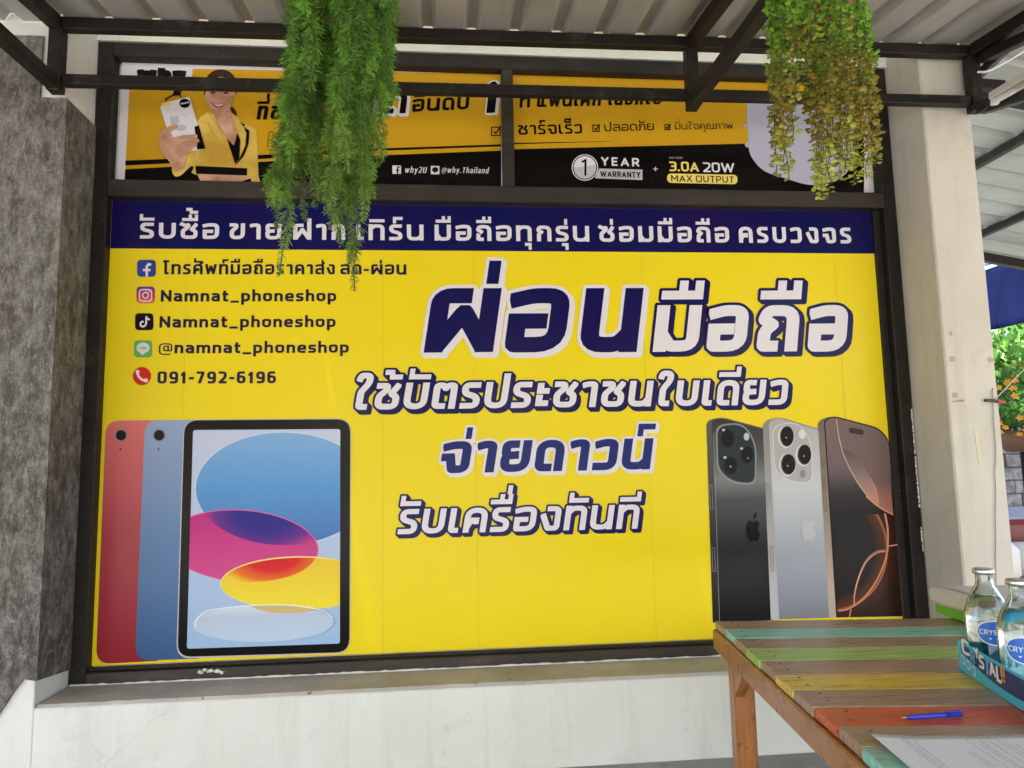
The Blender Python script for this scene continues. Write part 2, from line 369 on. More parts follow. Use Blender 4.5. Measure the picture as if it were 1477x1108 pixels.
# ------------------------------------------------------------------ stroke lettering (own glyphs)
# glyph: (width, height, [strokes]); stroke = list of (x, y[, corner radius]); 0..1 spans the glyph box
def g_loop(): return [[(.5, 1), (1, 1, .3), (1, 0, .3), (0, 0, .3), (0, 1, .3), (.5, 1)]]
G = {
 'ร': (.66, 1, [[(.95, 1), (0, 1, .26), (0, .60, .16), (1, .42, .18), (1, 0, .26), (0, 0)]]),
 'บ': (.80, 1, [[(0, 1), (0, 0, .34), (1, 0, .34), (1, 1)]]),
 'ป': (.80, 1, [[(0, 1), (0, 0, .34), (1, 0, .34), (1, 1.42)]]),
 'ม': (.82, 1, [[(0, 1), (0, 0)], [(.12, .22), (.3, 0, .08), (1, 0, .3), (1, 1)]]),
 'น': (.84, 1, [[(0, 1), (0, 0, .3), (.72, 0, .12), (1, .25)], [(1, 1), (1, 0)]]),
 'อ': (.80, 1, [[(0, .93), (.35, 1, .1), (1, 1, .42), (1, 0, .42), (0.02, 0, .04), (0.02, .48, 0), (.52, .48)]]),
 'า': (.56, 1, [[(0, .96), (.3, 1, .1), (1, 1, .3), (1, 0)]]),
 'ก': (.78, 1, [[(.06, 0), (.06, .46, .08), (.3, .62, .02), (0, .74, .05), (.12, 1, .2), (1, 1, .35), (1, 0)]]),
 'ถ': (.78, 1, [[(.32, 0), (.02, 0, .05), (.04, .42, .1), (.3, .60, .02), (0, .74, .05), (.12, 1, .2), (1, 1, .35), (1, 0)]]),
 'ภ': (.80, 1, [[(-.08, 0), (.16, 0, .05), (.16, .46, .08), (.34, .62, .02), (.08, .74, .05), (.2, 1, .2), (1, 1, .35), (1, 0)]]),
 'ณ': (1.15, 1, [[(.2, 0), (.02, 0, .05), (.03, .42, .1), (.2, .60, .02), (0, .74, .05), (.1, 1, .15), (.52, 1, .25), (.52, 0, .0)], [(.52, 0.02), (.85, 0, .1), (1, .25)], [(1, 1), (1, 0)]]),
 'ค': (.82, 1, [[(0, 0), (0, 1, .38), (1, 1, .38), (1, 0)], [(.03, .14), (.22, .5, .04), (.52, .5, 0), (.52, .42)]]),
 'ศ': (.82, 1, [[(0, 0), (0, 1, .38), (1, 1, .38), (1, 0)], [(.03, .14), (.22, .5, .04), (.52, .5, 0), (.52, .42)], [(.7, 1.0), (1.1, 1.28)]]),
 'ด': (.80, 1, [[(.44, 0), (0.02, 0, .28), (0, 1, .42), (1, 1, .36), (1, 0)]]),
 'ต': (.82, 1, [[(.42, 0), (0.02, 0, .28), (0, 1, .36), (.38, 1, .1), (.52, .84, .04), (.66, 1, .1), (1, 1, .25), (1, 0)]]),
 'ว': (.68, 1, [[(0, .94), (.35, 1, .1), (1, 1, .4), (1, 0, .4), (0, 0)]]),
 'ง': (.74, 1, [[(0, .62), (.38, 0, .05), (.6, 0, .1), (1, 0, .3), (1, 1, .36), (.42, 1)]]),
 'จ': (.80, 1, [[(0, .93), (.35, 1, .1), (1, 1, .42), (1, 0, .42), (.36, 0, .04), (.22, .5, 0), (0, .5)]]),
 'ล': (.80, 1, [[(0.02, .94), (.35, 1, .1), (1, 1, .38), (1, 0)], [(1, .52), (0, .52, .22), (0, 0, .2), (.46, 0)]]),
 'ส': (.80, 1, [[(0.02, .94), (.35, 1, .1), (1, 1, .38), (1, 0)], [(1, .52), (0, .52, .22), (0, 0, .2), (.46, 0)], [(.78, .98), (1.12, 1.26)]]),
 'ย': (.82, 1, [[(.40, 1), (0, 1, .2), (0, .54, .16), (.42, .54)], [(.42, .54), (0, .50, .12), (0, 0, .28), (1, 0, .34), (1, 1)]]),
 'ข': (.78, 1, [[(0, 1), (.42, 1, .10), (.42, .80, .08), (.02, .50, .1), (.02, 0, .3), (1, 0, .32), (1, 1)]]),
 'ช': (.82, 1, [[(0, 1), (.42, 1, .10), (.42, .80, .08), (.02, .50, .1), (.02, 0, .3), (1, 0, .32), (1, .46, .1), (.70, .62, .04), (1, .97)]]),
 'ซ': (.82, 1, [[(-.06, 1.04), (.18, .93, .03), (.44, 1, .08), (.42, .80, .08), (.02, .50, .1), (.02, 0, .3), (1, 0, .32), (1, .46, .1), (.70, .62, .04), (1, .97)]]),
 'ท': (.80, 1, [[(0, 1), (0, 0)], [(0, .76), (.3, 1, .1), (1, 1, .32), (1, 0)]]),
 'ผ': (.98, 1, [[(.44, 1), (0, 1, .18), (0, 0)], [(.08, .03), (.5, .66, .02), (.92, .03)], [(1, 1), (1, 0)]]),
 'ฝ': (.98, 1, [[(.44, 1), (0, 1, .18), (0, 0)], [(.08, .03), (.5, .66, .02), (.92, .03)], [(1, 1.42), (1, 0)]]),
 'พ': (1.0, 1, [[(0, 1), (.2, 0, .02), (.5, .82, .02), (.8, 0, .02), (1, 1)]]),
 'ะ': (.46, 1, [[(.08, .94), (.08, .68, 0), (1, .68)], [(.08, .36), (.08, .08, 0), (1, .08)]]),
 'เ': (.38, 1, [[(.0, 1), (.0, 0, .12), (.9, 0)]]),
 'แ': (.84, 1, [[(.0, 1), (.0, 0, .12), (.32, 0)], [(.62, 1), (.62, 0, .12), (.96, 0)]]),
 'ใ': (.56, 1, [[(.0, 1.34), (.12, 1.50, .1), (1, 1.50, .2), (1, 1.14, .2), (.30, .72, .1), (.30, 0, .1), (.8, 0)]]),
 'ไ': (.50, 1, [[(0, 1.5), (.5, 1.42, .1), (.4, 0, .1), (.9, 0)]]),
 'โ': (.52, 1, [[(0, 1.46), (1, 1.46)], [(.14, 1.46), (.4, 1.2, .1), (.4, 0, .1), (.9, 0)]]),
 '-': (.42, 1, [[(0, .42), (1, .42)]]), ' ': (.34, 1, []), '_': (.62, 1, [[(0, -.14), (1, -.14)]]),
 '.': (.17, 1, [[(0, 0), (0, .01)]]), '+': (.6, 1, [[(0, .5), (1, .5)], [(.5, .1), (.5, .9)]]),
 '!': (.17, 1, [[(0, 1), (0, .4)], [(0, 0), (0, .02)]]),
 'n': (.64, .74, [[(0, 1), (0, 0)], [(0, .7), (.25, 1, .08), (1, 1, .28), (1, 0)]]),
 'm': (1.02, .74, [[(0, 1), (0, 0)], [(0, .75), (.15, 1, .08), (.5, 1, .2), (.5, 0)], [(.5, .75), (.65, 1, .08), (1, 1, .2), (1, 0)]]),
 'a': (.62, .74, [[(.08, 1), (1, 1, .25), (1, 0)], [(1, .56), (0, .56, .18), (0, 0, .18), (.75, 0, .1), (1, .25)]]),
 't': (.46, .74, [[(.3, 1.38), (.3, 0, .2), (1, 0)], [(0, 1), (1, 1)]]),
 'p': (.66, .74, [[(0, 1), (0, -.55)], [(0, 1), (1, 1, .3), (1, 0, .3), (0, 0)]]),
 'h': (.64, .74, [[(0, 1.6), (0, 0)], [(0, .7), (.25, 1, .08), (1, 1, .28), (1, 0)]]),
 'ĥ': (.66, .74, [[(0, 1.16), (0, 0)], [(0, .7), (.25, 1, .08), (1, 1, .28), (1, 0)]]),
 'o': (.68, .74, g_loop()), 'O': (.86, 1, g_loop()), '0': (.74, 1, g_loop()), 'U': (.76, 1, [[(0, 1), (0, 0, .34), (1, 0, .34), (1, 1)]]),
 'e': (.66, .74, [[(0.02, .5), (1, .5, 0), (1, 1, .28), (0, 1, .28), (0, 0, .28), (.92, 0)]]),
 's': (.58, .74, [[(.95, 1), (0, 1, .18), (0, .52, .14), (1, .48, .14), (1, 0, .18), (0, 0)]]),
 'S': (.68, 1, [[(.95, 1), (0, 1, .24), (0, .52, .2), (1, .48, .2), (1, 0, .24), (0, 0)]]),
 'w': (.95, .74, [[(0, 1), (.25, 0, .02), (.5, .95, .02), (.75, 0, .02), (1, 1)]]),
 'W': (1.2, 1, [[(0, 1), (.25, 0, .02), (.5, .95, .02), (.75, 0, .02), (1, 1)]]),
 'y': (.66, .74, [[(0, 1), (.5, 0)], [(1, 1), (.3, -.5)]]), 'Y': (.74, 1, [[(0, 1), (.5, .45)], [(1, 1), (.5, .45)], [(.5, .5), (.5, 0)]]),
 'i': (.17, .74, [[(0, 1), (0, 0)], [(0, 1.5), (0, 1.55)]]), 'l': (.17, .74, [[(0, 1.6), (0, 0)]]),
 'd': (.66, .74, [[(1, 1.6), (1, 0)], [(1, 1), (0, 1, .3), (0, 0, .3), (1, 0)]]),
 '@': (.98, .95, [[(.72, .66), (.35, .66, .16), (.35, .22, .16), (.72, .22)], [(.72, .7), (.72, .2, .08), (1, .2, .1), (1, .92, .3), (0, .92, .34), (0, -.16, .34), (.85, -.16)]]),
 'N': (.78, 1, [[(0, 0), (0, 1)], [(0.03, .95), (.97, .05)], [(1, 0), (1, 1)]]),
 'M': (.95, 1, [[(0, 0), (0, 1)], [(0.03, .95), (.5, .3, .01), (.97, .95)], [(1, 0), (1, 1)]]),
 'T': (.68, 1, [[(0, 1), (1, 1)], [(.5, 1), (.5, 0)]]), 'E': (.6, 1, [[(1, 1), (0, 1, 0), (0, 0, 0), (1, 0)], [(0, .5), (.85, .5)]]),
 'L': (.58, 1, [[(0, 1), (0, 0, 0), (1, 0)]]), 'A': (.84, 1, [[(0, 0), (.5, .96, .01), (1, 0)], [(.2, .28), (.8, .28)]]),
 'R': (.72, 1, [[(0, 0), (0, 1, 0), (.95, 1, .26), (.95, .42, .26), (0, .42)], [(.5, .42), (1, 0)]]),
 'P': (.70, 1, [[(0, 0), (0, 1, 0), (1, 1, .28), (1, .38, .28), (0, .38)]]),
 'X': (.76, 1, [[(0, 1), (1, 0)], [(0, 0), (1, 1)]]), 'C': (.76, 1, [[(1, .96), (.8, 1, .1), (0, 1, .34), (0, 0, .34), (.8, 0, .1), (1, .04)]]),
 'G': (.8, 1, [[(1, 1), (0, 1, .3), (0, 0, .3), (1, 0, .1), (1, .45, 0), (.6, .45)]]), 'I': (.17, 1, [[(0, 0), (0, 1)]]),
 '1': (.46, 1, [[(0, .78), (.7, 1, 0), (.7, 0)]]), '7': (.66, 1, [[(0, 1), (1, 1, .04), (.35, 0)]]),
 '2': (.68, 1, [[(0, 1), (1, 1, .28), (1, .55, .2), (0, 0, 0.02), (1, 0)]]),
 '3': (.68, 1, [[(0, 1), (1, 1, .22), (1, .54, .14), (.35, .52)], [(.4, .52), (1, .50, .14), (1, 0, .24), (0, 0)]]),
 '8': (.72, 1, [[(.5, 1), (1, 1, .25), (1, .54, .2), (0, .54, .2), (0, 1, .25), (.5, 1)], [(.5, .54), (1, .54, .2), (1, 0, .26), (0, 0, .26), (0, .54, .2), (.5, .54)]]),
 '9': (.72, 1, [[(1, .42), (0, .42, .24), (0, 1, .28), (1, 1, .28), (1, 0, .3), (.15, 0)]]),
 '6': (.72, 1, [[(0, .58), (1, .58, .24), (1, 0, .28), (0, 0, .28), (0, 1, .3), (.85, 1)]]),
}
# marks above / below, absolute units from the carrier's right edge and the mark's base height
UPM = {
 'ั': (1.0, [[(-.60, .30), (-.60, .08, 0), (0, .08)]]), 'ิ': (1.0, [[(-.66, .08), (0, .08)]]),
 'ี': (1.0, [[(-.66, .08), (0, .08, 0), (0, .30)]]), 'ื': (1.0, [[(-.66, .08), (0, .08, 0), (0, .30)], [(-.32, .08), (-.32, .30)]]),
 '็': (1.0, [[(-.46, .02), (-.6, .2, .06), (-.45, .36, .06), (-.05, .36)], [(-.46, .05), (-.1, .05), (-.1, .16)]]),
}
TOP = {'่': [[(-.06, .02), (-.06, .20)]], '้': [[(-.46, .26), (-.30, .26, 0), (-.28, .08, .0), (0, .08)]],
       '์': [[(-.34, .02), (-.34, .24, 0), (.02, .24)]]}
LOW = {'ุ': [[(-.22, -.20), (-.02, -.20, 0), (-.02, -.44)]]}

def rnd(pts):
    out = []
    for i, p in enumerate(pts):
        r = p[2] if len(p) > 2 else 0
        q = Vector(p[:2])
        if i in (0, len(pts)-1) or r <= 0.001: out.append(q); continue
        a_, b_ = Vector(pts[i-1][:2])-q, Vector(pts[i+1][:2])-q
        t = min(r, a_.length*.49, b_.length*.49)
        A, B = q+a_.normalized()*t, q+b_.normalized()*t
        n = 5 if r > .1 else 3
        for k in range(n+1):
            u = k/n; out.append(A*(1-u)**2 + q*2*u*(1-u)*1.0 + B*u*u)
    return out
def squads(P, s, cap=True):
    """convex quads covering a stroke of width s"""
    P = [p.copy() for p in P]
    Q = [P[0]]
    for p in P[1:]:
        if (p-Q[-1]).length > 1e-4: Q.append(p)
    P = Q
    if len(P) < 2: return []
    if cap:
        P[0] = P[0]+(P[0]-P[1]).normalized()*s/2; P[-1] = P[-1]+(P[-1]-P[-2]).normalized()*s/2
    N = []
    for i in range(len(P)-1):
        d = (P[i+1]-P[i]).normalized(); N.append(Vector((-d.y, d.x)))
    quads = []
    for i in range(len(P)-1):
        def side(j, k):   # offset vector at vertex j for segment i
            if j == 0 or j == len(P)-1: return N[i]*s/2
            m = N[j-1]+N[j]
            if m.length < .9: return N[i]*s/2
            m.normalize(); return m*(s/2/max(.45, m.dot(N[i])))
        a0, a1 = side(i, 0), side(i+1, 1)
        quads.append([Vector(h_) for h_ in hull([P[i]+a0, P[i+1]+a1, P[i+1]-a1, P[i]-a0])])
        if 0 < i and (N[i-1]+N[i]).length < .9:
            q = P[i]; r = s/2*.9
            quads.append([q+Vector((math.cos(t*math.pi/3), math.sin(t*math.pi/3)))*r for t in range(6)])
    return quads
CON = .84       # horizontal strokes are a little thinner than vertical ones
def cliprect(q, x0, x1, y0, y1):
    r_ = clip([tuple(p) for p in q], [(x0, y0), (x1, y0), (x1, y1), (x0, y1)])
    return [Vector(p) for p in r_]
def layout(text, s, gap=.2, ms=None, wf=1.0):
    """-> units [quads...] in x-height units, total width"""
    ms = ms or min(s*.82, .19)
    units = []; x = 0; right = 0; lvl = 0
    for ch in text:
        if ch in UPM or ch in TOP or ch in LOW:
            if ch in UPM: st, by = UPM[ch][1], 1.14; lvl = 1
            elif ch in TOP: st, by = TOP[ch], (1.14 if not lvl else 1.60)
            else: st, by = LOW[ch], 0
            for k in st:
                pts = [(right-ms/2+p[0]*(.5+.5*wf), by+p[1]) + tuple(p[2:]) for p in k]
                units[-1].extend(squads(rnd(pts), ms))
            continue
        W_, H_, st = G[ch]; lvl = 0
        W_ = W_*wf if W_ > .2 else s*1.02
        ss = s*.55 if ch == '@' else s
        u = []
        for k in st:
            Hc = H_/CON
            pts = [(x+ss/2+p[0]*(W_-ss), ss/2+p[1]*(Hc-ss)) + tuple(p[2:]) for p in k]
            qs = squads(rnd(pts), ss)
            ys = [p[1] for p in k]; xs_ = [p[0] for p in k]
            ylo = -9 if min(ys) < 0 else 0; yhi = 9 if max(ys) > 1 else Hc
            xlo = -9 if min(xs_) < 0 else x; xhi = 99 if max(xs_) > 1 else x+W_
            for q in qs:
                q = cliprect(q, xlo, xhi, ylo, yhi)
                if len(q) > 2: u.append([Vector((p.x, p.y*CON)) for p in q])
        units.append(u); right = x+W_; x += W_+(gap if ch != ' ' else 0)
    return units, x-gap
def hull(pts):
    pts = sorted(set((round(p[0], 6), round(p[1], 6)) for p in pts))
    if len(pts) < 3: return pts
    def half(ps):
        h = []
        for p in ps:
            while len(h) > 1 and (h[-1][0]-h[-2][0])*(p[1]-h[-2][1])-(h[-1][1]-h[-2][1])*(p[0]-h[-2][0]) <= 1e-12: h.pop()
            h.append(p)
        return h[:-1]
    return half(pts)+half(pts[::-1])
def grow(quads, o, sh=(0, 0)):
    res = []
    for q in quads:
        pts = []
        for p in q:
            for k in range(8):
                t = math.pi*2*(k+.5)/8; c_ = (p[0]+o*math.cos(t), p[1]+o*math.sin(t))
                pts.append(c_)
                if sh != (0, 0): pts.append((c_[0]+sh[0], c_[1]+sh[1]))
        res.append(hull(pts))
    return res
def union(polys, eps=1e-5):
    vs, fs = [], []
    for p in polys:
        if len(p) < 3: continue
        ar = sum(p[i-1][0]*p[i][1]-p[i][0]*p[i-1][1] for i in range(len(p)))
        if abs(ar) < 1e-10: continue
        if ar < 0: p = list(p)[::-1]
        fs.append(list(range(len(vs), len(vs)+len(p)))); vs += [Vector((q[0], q[1])) for q in p]
    if not fs: return [], []
    r = delaunay_2d_cdt(vs, [], fs, 1, eps)
    return r[0], [f for f, o_ in zip(r[2], r[5]) if len(o_)]
class Plane:
    """a flat surface carrying print: origin, two axes, outward normal"""
    def __init__(s, o, u, v, n): s.o, s.u, s.v, s.n = Vector(o), Vector(u), Vector(v), Vector(n)
    def p(s, q, h): return s.o+s.u*q[0]+s.v*q[1]+s.n*h
def emit(name, plane, groups, mat, parent, h, each=False):
    """groups: list of polygon lists; each group is unioned; neighbours sit a hair apart"""
    V, Fc = [], []
    for i, g in enumerate(groups):
        v, f = union(g); b = len(V)
        hh = h+(i % 3)*.00012
        V += [plane.p(q, hh) for q in v]
        for t in f:
            t = list(t)
            nrm = (V[b+t[1]]-V[b+t[0]]).cross(V[b+t[2]]-V[b+t[0]])
            if nrm.dot(plane.n) < 0: t.reverse()
            Fc.append([b+k for k in t])
    return mesh_obj(name, V, Fc, mat, parent)
WALLP = Plane((0, 0, 0), (1, 0, 0), (0, 0, 1), (0, -1, 0))
def q2(px, py):
    p = at_y(px, py, 0); return (p.x, p.z)
def poly(pts): return [q2(*p) for p in pts]
LH = .0007
def flat(name, polys, mat, parent, k, plane=WALLP):
    return emit(name, plane, [polys], mat, parent, .001+LH*k)
def write(text, x0, x1, yb0, yb1, hpx, s, layers, parent, k=3, slant=0, gap=.2, name='lettering'):
    """text between two pixels of the printed baseline; layers: (grow, shift, material)"""
    A, B = Vector(q2(x0, yb0)), Vector(q2(x1, yb1))
    Hh = (Vector(q2(x0, yb0-hpx))-A).length
    d = (B-A); L = d.length; d.normalize(); up = Vector((-d.y, d.x))
    tgt = L/Hh; w1 = layout(text, s, gap, None, 1.0)[1]; w2 = layout(text, s, gap, None, 1.2)[1]
    wf = 1+(tgt-w1)/(w2-w1)*.2 if abs(w2-w1) > 1e-6 else 1
    wf = max(.6, min(1.7, wf))
    units, Wd = layout(text, s, gap, None, wf)
    kx = L/Wd
    def T(p):
        y_ = p[1]*Hh
        return (A+d*(p[0]*kx+y_*slant)+up*y_)
    us = [[[T(p) for p in q] for q in u] for u in units]
    out = None
    for j, (g, sh, mat) in enumerate(layers):
        gs = us if g == 0 else [grow(u, g*Hh, (sh[0]*Hh, sh[1]*Hh)) for u in us]
        out = emit(name, WALLP, [x for x in gs if x], mat, parent, .001+LH*(k+j))
    return out
def ell(cx, cy, rx, ry, n=48, rot=0):
    c_, s_ = math.cos(rot), math.sin(rot)
    return [(cx+rx*math.cos(t)*c_-ry*math.sin(t)*s_, cy+rx*math.cos(t)*s_+ry*math.sin(t)*c_) for t in [2*math.pi*i/n for i in range(n)]]
def clip(sub, cl):
    def area(p): return sum(p[i][0]*p[(i+1) % len(p)][1]-p[(i+1) % len(p)][0]*p[i][1] for i in range(len(p)))
    if area(cl) < 0: cl = cl[::-1]
    out = sub
    for i in range(len(cl)):
        a_, b_ = cl[i], cl[(i+1) % len(cl)]; inp = out; out = []
        def ins(p): return (b_[0]-a_[0])*(p[1]-a_[1])-(b_[1]-a_[1])*(p[0]-a_[0]) >= 0
        def inter(p, q):
            d1 = (b_[0]-a_[0], b_[1]-a_[1]); d2 = (q[0]-p[0], q[1]-p[1])
            den = d1[0]*d2[1]-d1[1]*d2[0]
            t = ((a_[0]-p[0])*d1[1]-(a_[1]-p[1])*d1[0])/(-den) if den else 0
            return (p[0]+d2[0]*t, p[1]+d2[1]*t)
        for j in range(len(inp)):
            p, q = inp[j-1], inp[j]
            if ins(q):
                if not ins(p): out.append(inter(p, q))
                out.append(q)
            elif ins(p): out.append(inter(p, q))
        if not out: return []
    return out
def rpoly(pts):
    """rounded polygon in pixels: (x, y, r)"""
    out = []; n = len(pts)
    for i, p in enumerate(pts):
        r = p[2] if len(p) > 2 else 0; q = Vector(p[:2])
        if r <= 0: out.append(tuple(q)); continue
        a_, b_ = Vector(pts[i-1][:2])-q, Vector(pts[(i+1) % n][:2])-q
        t = min(r, a_.length*.49, b_.length*.49); A, B = q+a_.normalized()*t, q+b_.normalized()*t
        for k in range(7):
            u = k/6; v = A*(1-u)**2+q*2*u*(1-u)+B*u*u; out.append((v.x, v.y))
    return out
def line_px(pts, wpx):
    """stroke in pixels -> polygons in pixels"""
    return [[tuple(p) for p in q] for q in squads([Vector(p) for p in pts], wpx, False)]
def P2(polys): return [poly(p) for p in polys if len(p) > 2]
def arc(pts, n=14):
    """smooth curve through points (Catmull-Rom)"""
    pts = [Vector(p) for p in pts]; o = []
    pp = [pts[0]*2-pts[1]]+pts+[pts[-1]*2-pts[-2]]
    for i in range(1, len(pp)-2):
        for k in range(n):
            t = k/n; a0, a1, a2, a3 = pp[i-1:i+3]
            o.append(.5*((2*a1)+(a2-a0)*t+(2*a0-5*a1+4*a2-a3)*t*t+(3*a1-a0-3*a2+a3)*t**3))
    o.append(pts[-1]); return o

# ------------------------------------------------------------------ SETTING: ground and floor
GZ = .05
YF = -.293     # front face of the wall and the piers
o = mesh_obj('ground', [(-400, -400, 0), (400, -400, 0), (400, 400, 0), (-400, 400, 0)], [(0, 1, 2, 3)], M_GROUND); tag(o, kind='structure')
o = box('floor', (-6, -5.6, -.02), (4.3, YF+.05, GZ), M_FLOOR); tag(o, kind='structure')

# ------------------------------------------------------------------ shop building
ZS = .387
shop = thing('shop_building', 'white plastered shop front with a wide window between two piers', 'building', loc=(1.8, 0, 0))
def child(o, par):
    o.parent = par; o.matrix_parent_inverse = par.matrix_world.inverted() if False else Matrix.Translation(-par.location)
    return o
def shp(o): return child(o, shop)
M_SILLF = M_WHITE
PX = -.066
shp(box('low_wall', (PX-.0035, YF, GZ), (3.70, .25, ZS-.012), M_WHITE, bv=.004))
# dusty sill slab, slightly irregular front edge
V, Fc = [], []
n = 80
for i in range(n+1):
    x = -.06+(3.76-.0)*i/n
    if x > 3.70: x = 3.699
    yj = YF+.001+random.uniform(0, .006)
    V += [(x, yj, ZS-.0115), (x, yj+.006, ZS+random.uniform(-.001, .002)), (x, -.03, ZS+.001)]
for i in range(n): Fc += [(3*i, 3*i+3, 3*i+4, 3*i+1), (3*i+1, 3*i+4, 3*i+5, 3*i+2)]
shp(mesh_obj('window_sill', V, Fc, M_SILL))
# left pier: stone clad, white at the foot and the top
shp(box('pier', (-3.2, YF+.0, GZ), (PX-.004, .25, 3.399), M_WHITE, bv=.003))
# stone cladding on the pier: front sheet and reveal sheet
def stone_panel(name, pts_yz_or_xz, front=True, th=.012, jit=.004):
    V = []; m = len(pts_yz_or_xz)
    for (a_, z) in pts_yz_or_xz:
        V.append((a_, YF-th, z) if front else (PX+.008, a_, z))
    for (a_, z) in pts_yz_or_xz:
        V.append((a_, YF+.002, z) if front else (PX-.006, a_, z))
    Fc = [(i, i+m, (i+1) % m+m, (i+1) % m) for i in range(m)]
    cv_, cf_ = union([pts_yz_or_xz])
    for k_ in (0, 1):
        b0 = len(V)
        xa_ = (YF-th if k_ == 0 else YF+.002) if front else (PX+.008 if k_ == 0 else PX-.006)
        V += [((q[0], xa_, q[1]) if front else (xa_, q[0], q[1])) for q in cv_]
        Fc += [tuple(b0+i for i in (f if k_ == 0 else f[::-1])) for f in cf_]
    bm = bmesh.new(); vs = [bm.verts.new(v) for v in V]
    for f in Fc: bm.faces.new([vs[i] for i in f])
    bmesh.ops.remove_doubles(bm, verts=bm.verts[:], dist=.0004)
    bmesh.ops.recalc_face_normals(bm, faces=bm.faces[:])
    return shp(bm_obj(name, bm, M_STONE))
def jedge(p, q, k, amp):
    o_ = []
    for i in range(k):
        t = i/k; o_.append((p[0]+(q[0]-p[0])*t+random.uniform(-amp, amp), p[1]+(q[1]-p[1])*t+random.uniform(-amp, amp)))
    return o_
ztopR = 2.79
fl = [(-3.0, -.0+GZ)]
e1 = at_y(37, 978, YF); e2 = at_y(0, 1030, YF); sl = (e1.z-e2.z)/(e1.x-e2.x)
pe = jedge((e1.x, e1.z), (e2.x-.15, e2.z-.15*sl), 8, .004)
front = [(PX+.008, .478)] + pe + [(e2.x-.2, GZ+.02), (-3.0, GZ+.02), (-3.0, 3.02)] + jedge((-3.0, 3.02), (-.17, 3.06), 14, .004) + [(-.165, 3.06), (-.165, ztopR)] + jedge((-.165, ztopR), (PX+.008, ztopR), 4, .003)
front = front + [(PX+.008, ztopR)]
stone_panel('stone_cladding', front, True)
stone_panel('stone_cladding', [(YF+.003, .478), (-.052, .452), (-.052, ztopR), (YF+.003, ztopR)], False)
# lintel and wall above the window
shp(box('lintel', (PX-.0035, -.058, 3.199), (3.7045, .019, 3.40), M_WHITE))
shp(box('back_wall', (-3.2, .02, GZ), (3.95, .24, 3.40), M_WHITE))
# right column
shp(box('column', (3.705, YF, GZ), (3.945, .255, 3.399), M_CREAM, bv=.007))
shp(box('shade_eave', (-3.3, -1.35, 3.4005), (4.1, .4, 3.54), M_WHITE, bv=.005))  # unseen overhang, added to shade the gap between canopy sheets and wall
# window frame
fr = shp(box('window_frame', (PX-.002, -.05, ZS+.002), (0, .02, 3.197), M_FRAME, bv=.004))
def frp(o): o.parent = fr; return o
ZR0, ZR1 = 2.470, 2.548
# jamb on the right, head, bottom rail, transom, mullion
frp(box('frame_jamb', (3.638, -.05, ZS+.002), (3.702, .02, 3.197), M_FRAME, bv=.004))
frp(box('frame_jamb', (3.602, -.012, ZS+.06), (3.6375, .02, ZR0), M_FRAME, bv=.002))
frp(box('frame_head', (0.001, -.052, 3.128), (3.637, .02, 3.196), M_FRAME, bv=.004))
frp(box('frame_rail', (0.001, -.054, ZS+.002), (3.637, -.004, ZS+.048), M_RAIL, bv=.003))
frp(box('frame_rail', (0.001, -.028, ZS+.049), (3.637, -.004, ZS+.061), M_FRAME, bv=.002))
frp(box('frame_transom', (0.001, -.056, ZR0), (3.637, .015, ZR1), M_RAIL, bv=.004))
mx = at_y(733, 190, -.05).x
frp(box('frame_mullion', (mx-.027, -.053, ZR1+.001), (mx+.027, .015, 3.127), M_RAIL, bv=.003))
# paint chips and white filler on the frame
M_CHIP = plain('white_filler', (.75, .74, .70), .8)
chips = []
random.seed(3)
def chip_poly(cx_, cz_, rx, rz): return [(cx_+rx*math.cos(t)*random.uniform(.5, 1.1), cz_+rz*math.sin(t)*random.uniform(.5, 1.1)) for t in [i*math.pi/4 for i in range(8)]]
for py in list(range(592, 655, 5))+list(range(662, 700, 5))+list(range(705, 735, 6))+list(range(762, 795, 5)):
    p = at_y(1308+(py-590)*.095+random.uniform(6, 10), py, -.052)
    chips.append([chip_poly(min(p.x, 3.695), p.z, .004+.003*random.random(), .008+.01*random.random())])
FP = Plane((0, -.0512, 0), (1, 0, 0), (0, 0, 1), (0, -1, 0))
for ch_ in chips: frp(emit('paint_chip', FP, [ch_], M_CHIP, None, 0))
# filler bead along the sill joint and the lump on it
V, Fc = [], []; n = 150
for i in range(n+1):
    x = PX+.01+(3.69-PX-.01)*i/n; t_ = random.uniform(.3, 1)*.006*(1 if random.random() > .15 else .3)
    V += [(x, -.056-t_, ZS+.001), (x, -.056-t_*.6, ZS+.002+t_), (x, -.048, ZS+.003+t_)]
for i in range(n): Fc += [(3*i, 3*i+3, 3*i+4, 3*i+1), (3*i+1, 3*i+4, 3*i+5, 3*i+2)]
frp(mesh_obj('filler_bead', V, Fc, M_CHIP))
for px in (288, 291, 295, 300, 304, 310, 313, 317, 320):
    p = at_y(px, 968+random.uniform(-3, 3), -.056)
    bm = bmesh.new(); bmesh.ops.create_icosphere(bm, subdivisions=2, radius=random.uniform(.005, .011))
    for v in bm.verts: v.co += Vector((random.uniform(-1, 1), random.uniform(-.5, .5), random.uniform(-1, 1)))*.0035; v.co.y *= .5; v.co.z *= .7
    bmesh.ops.translate(bm, vec=p, verts=bm.verts[:])
    frp(bm_obj('filler_lump', bm, M_CHIP, smooth=True))

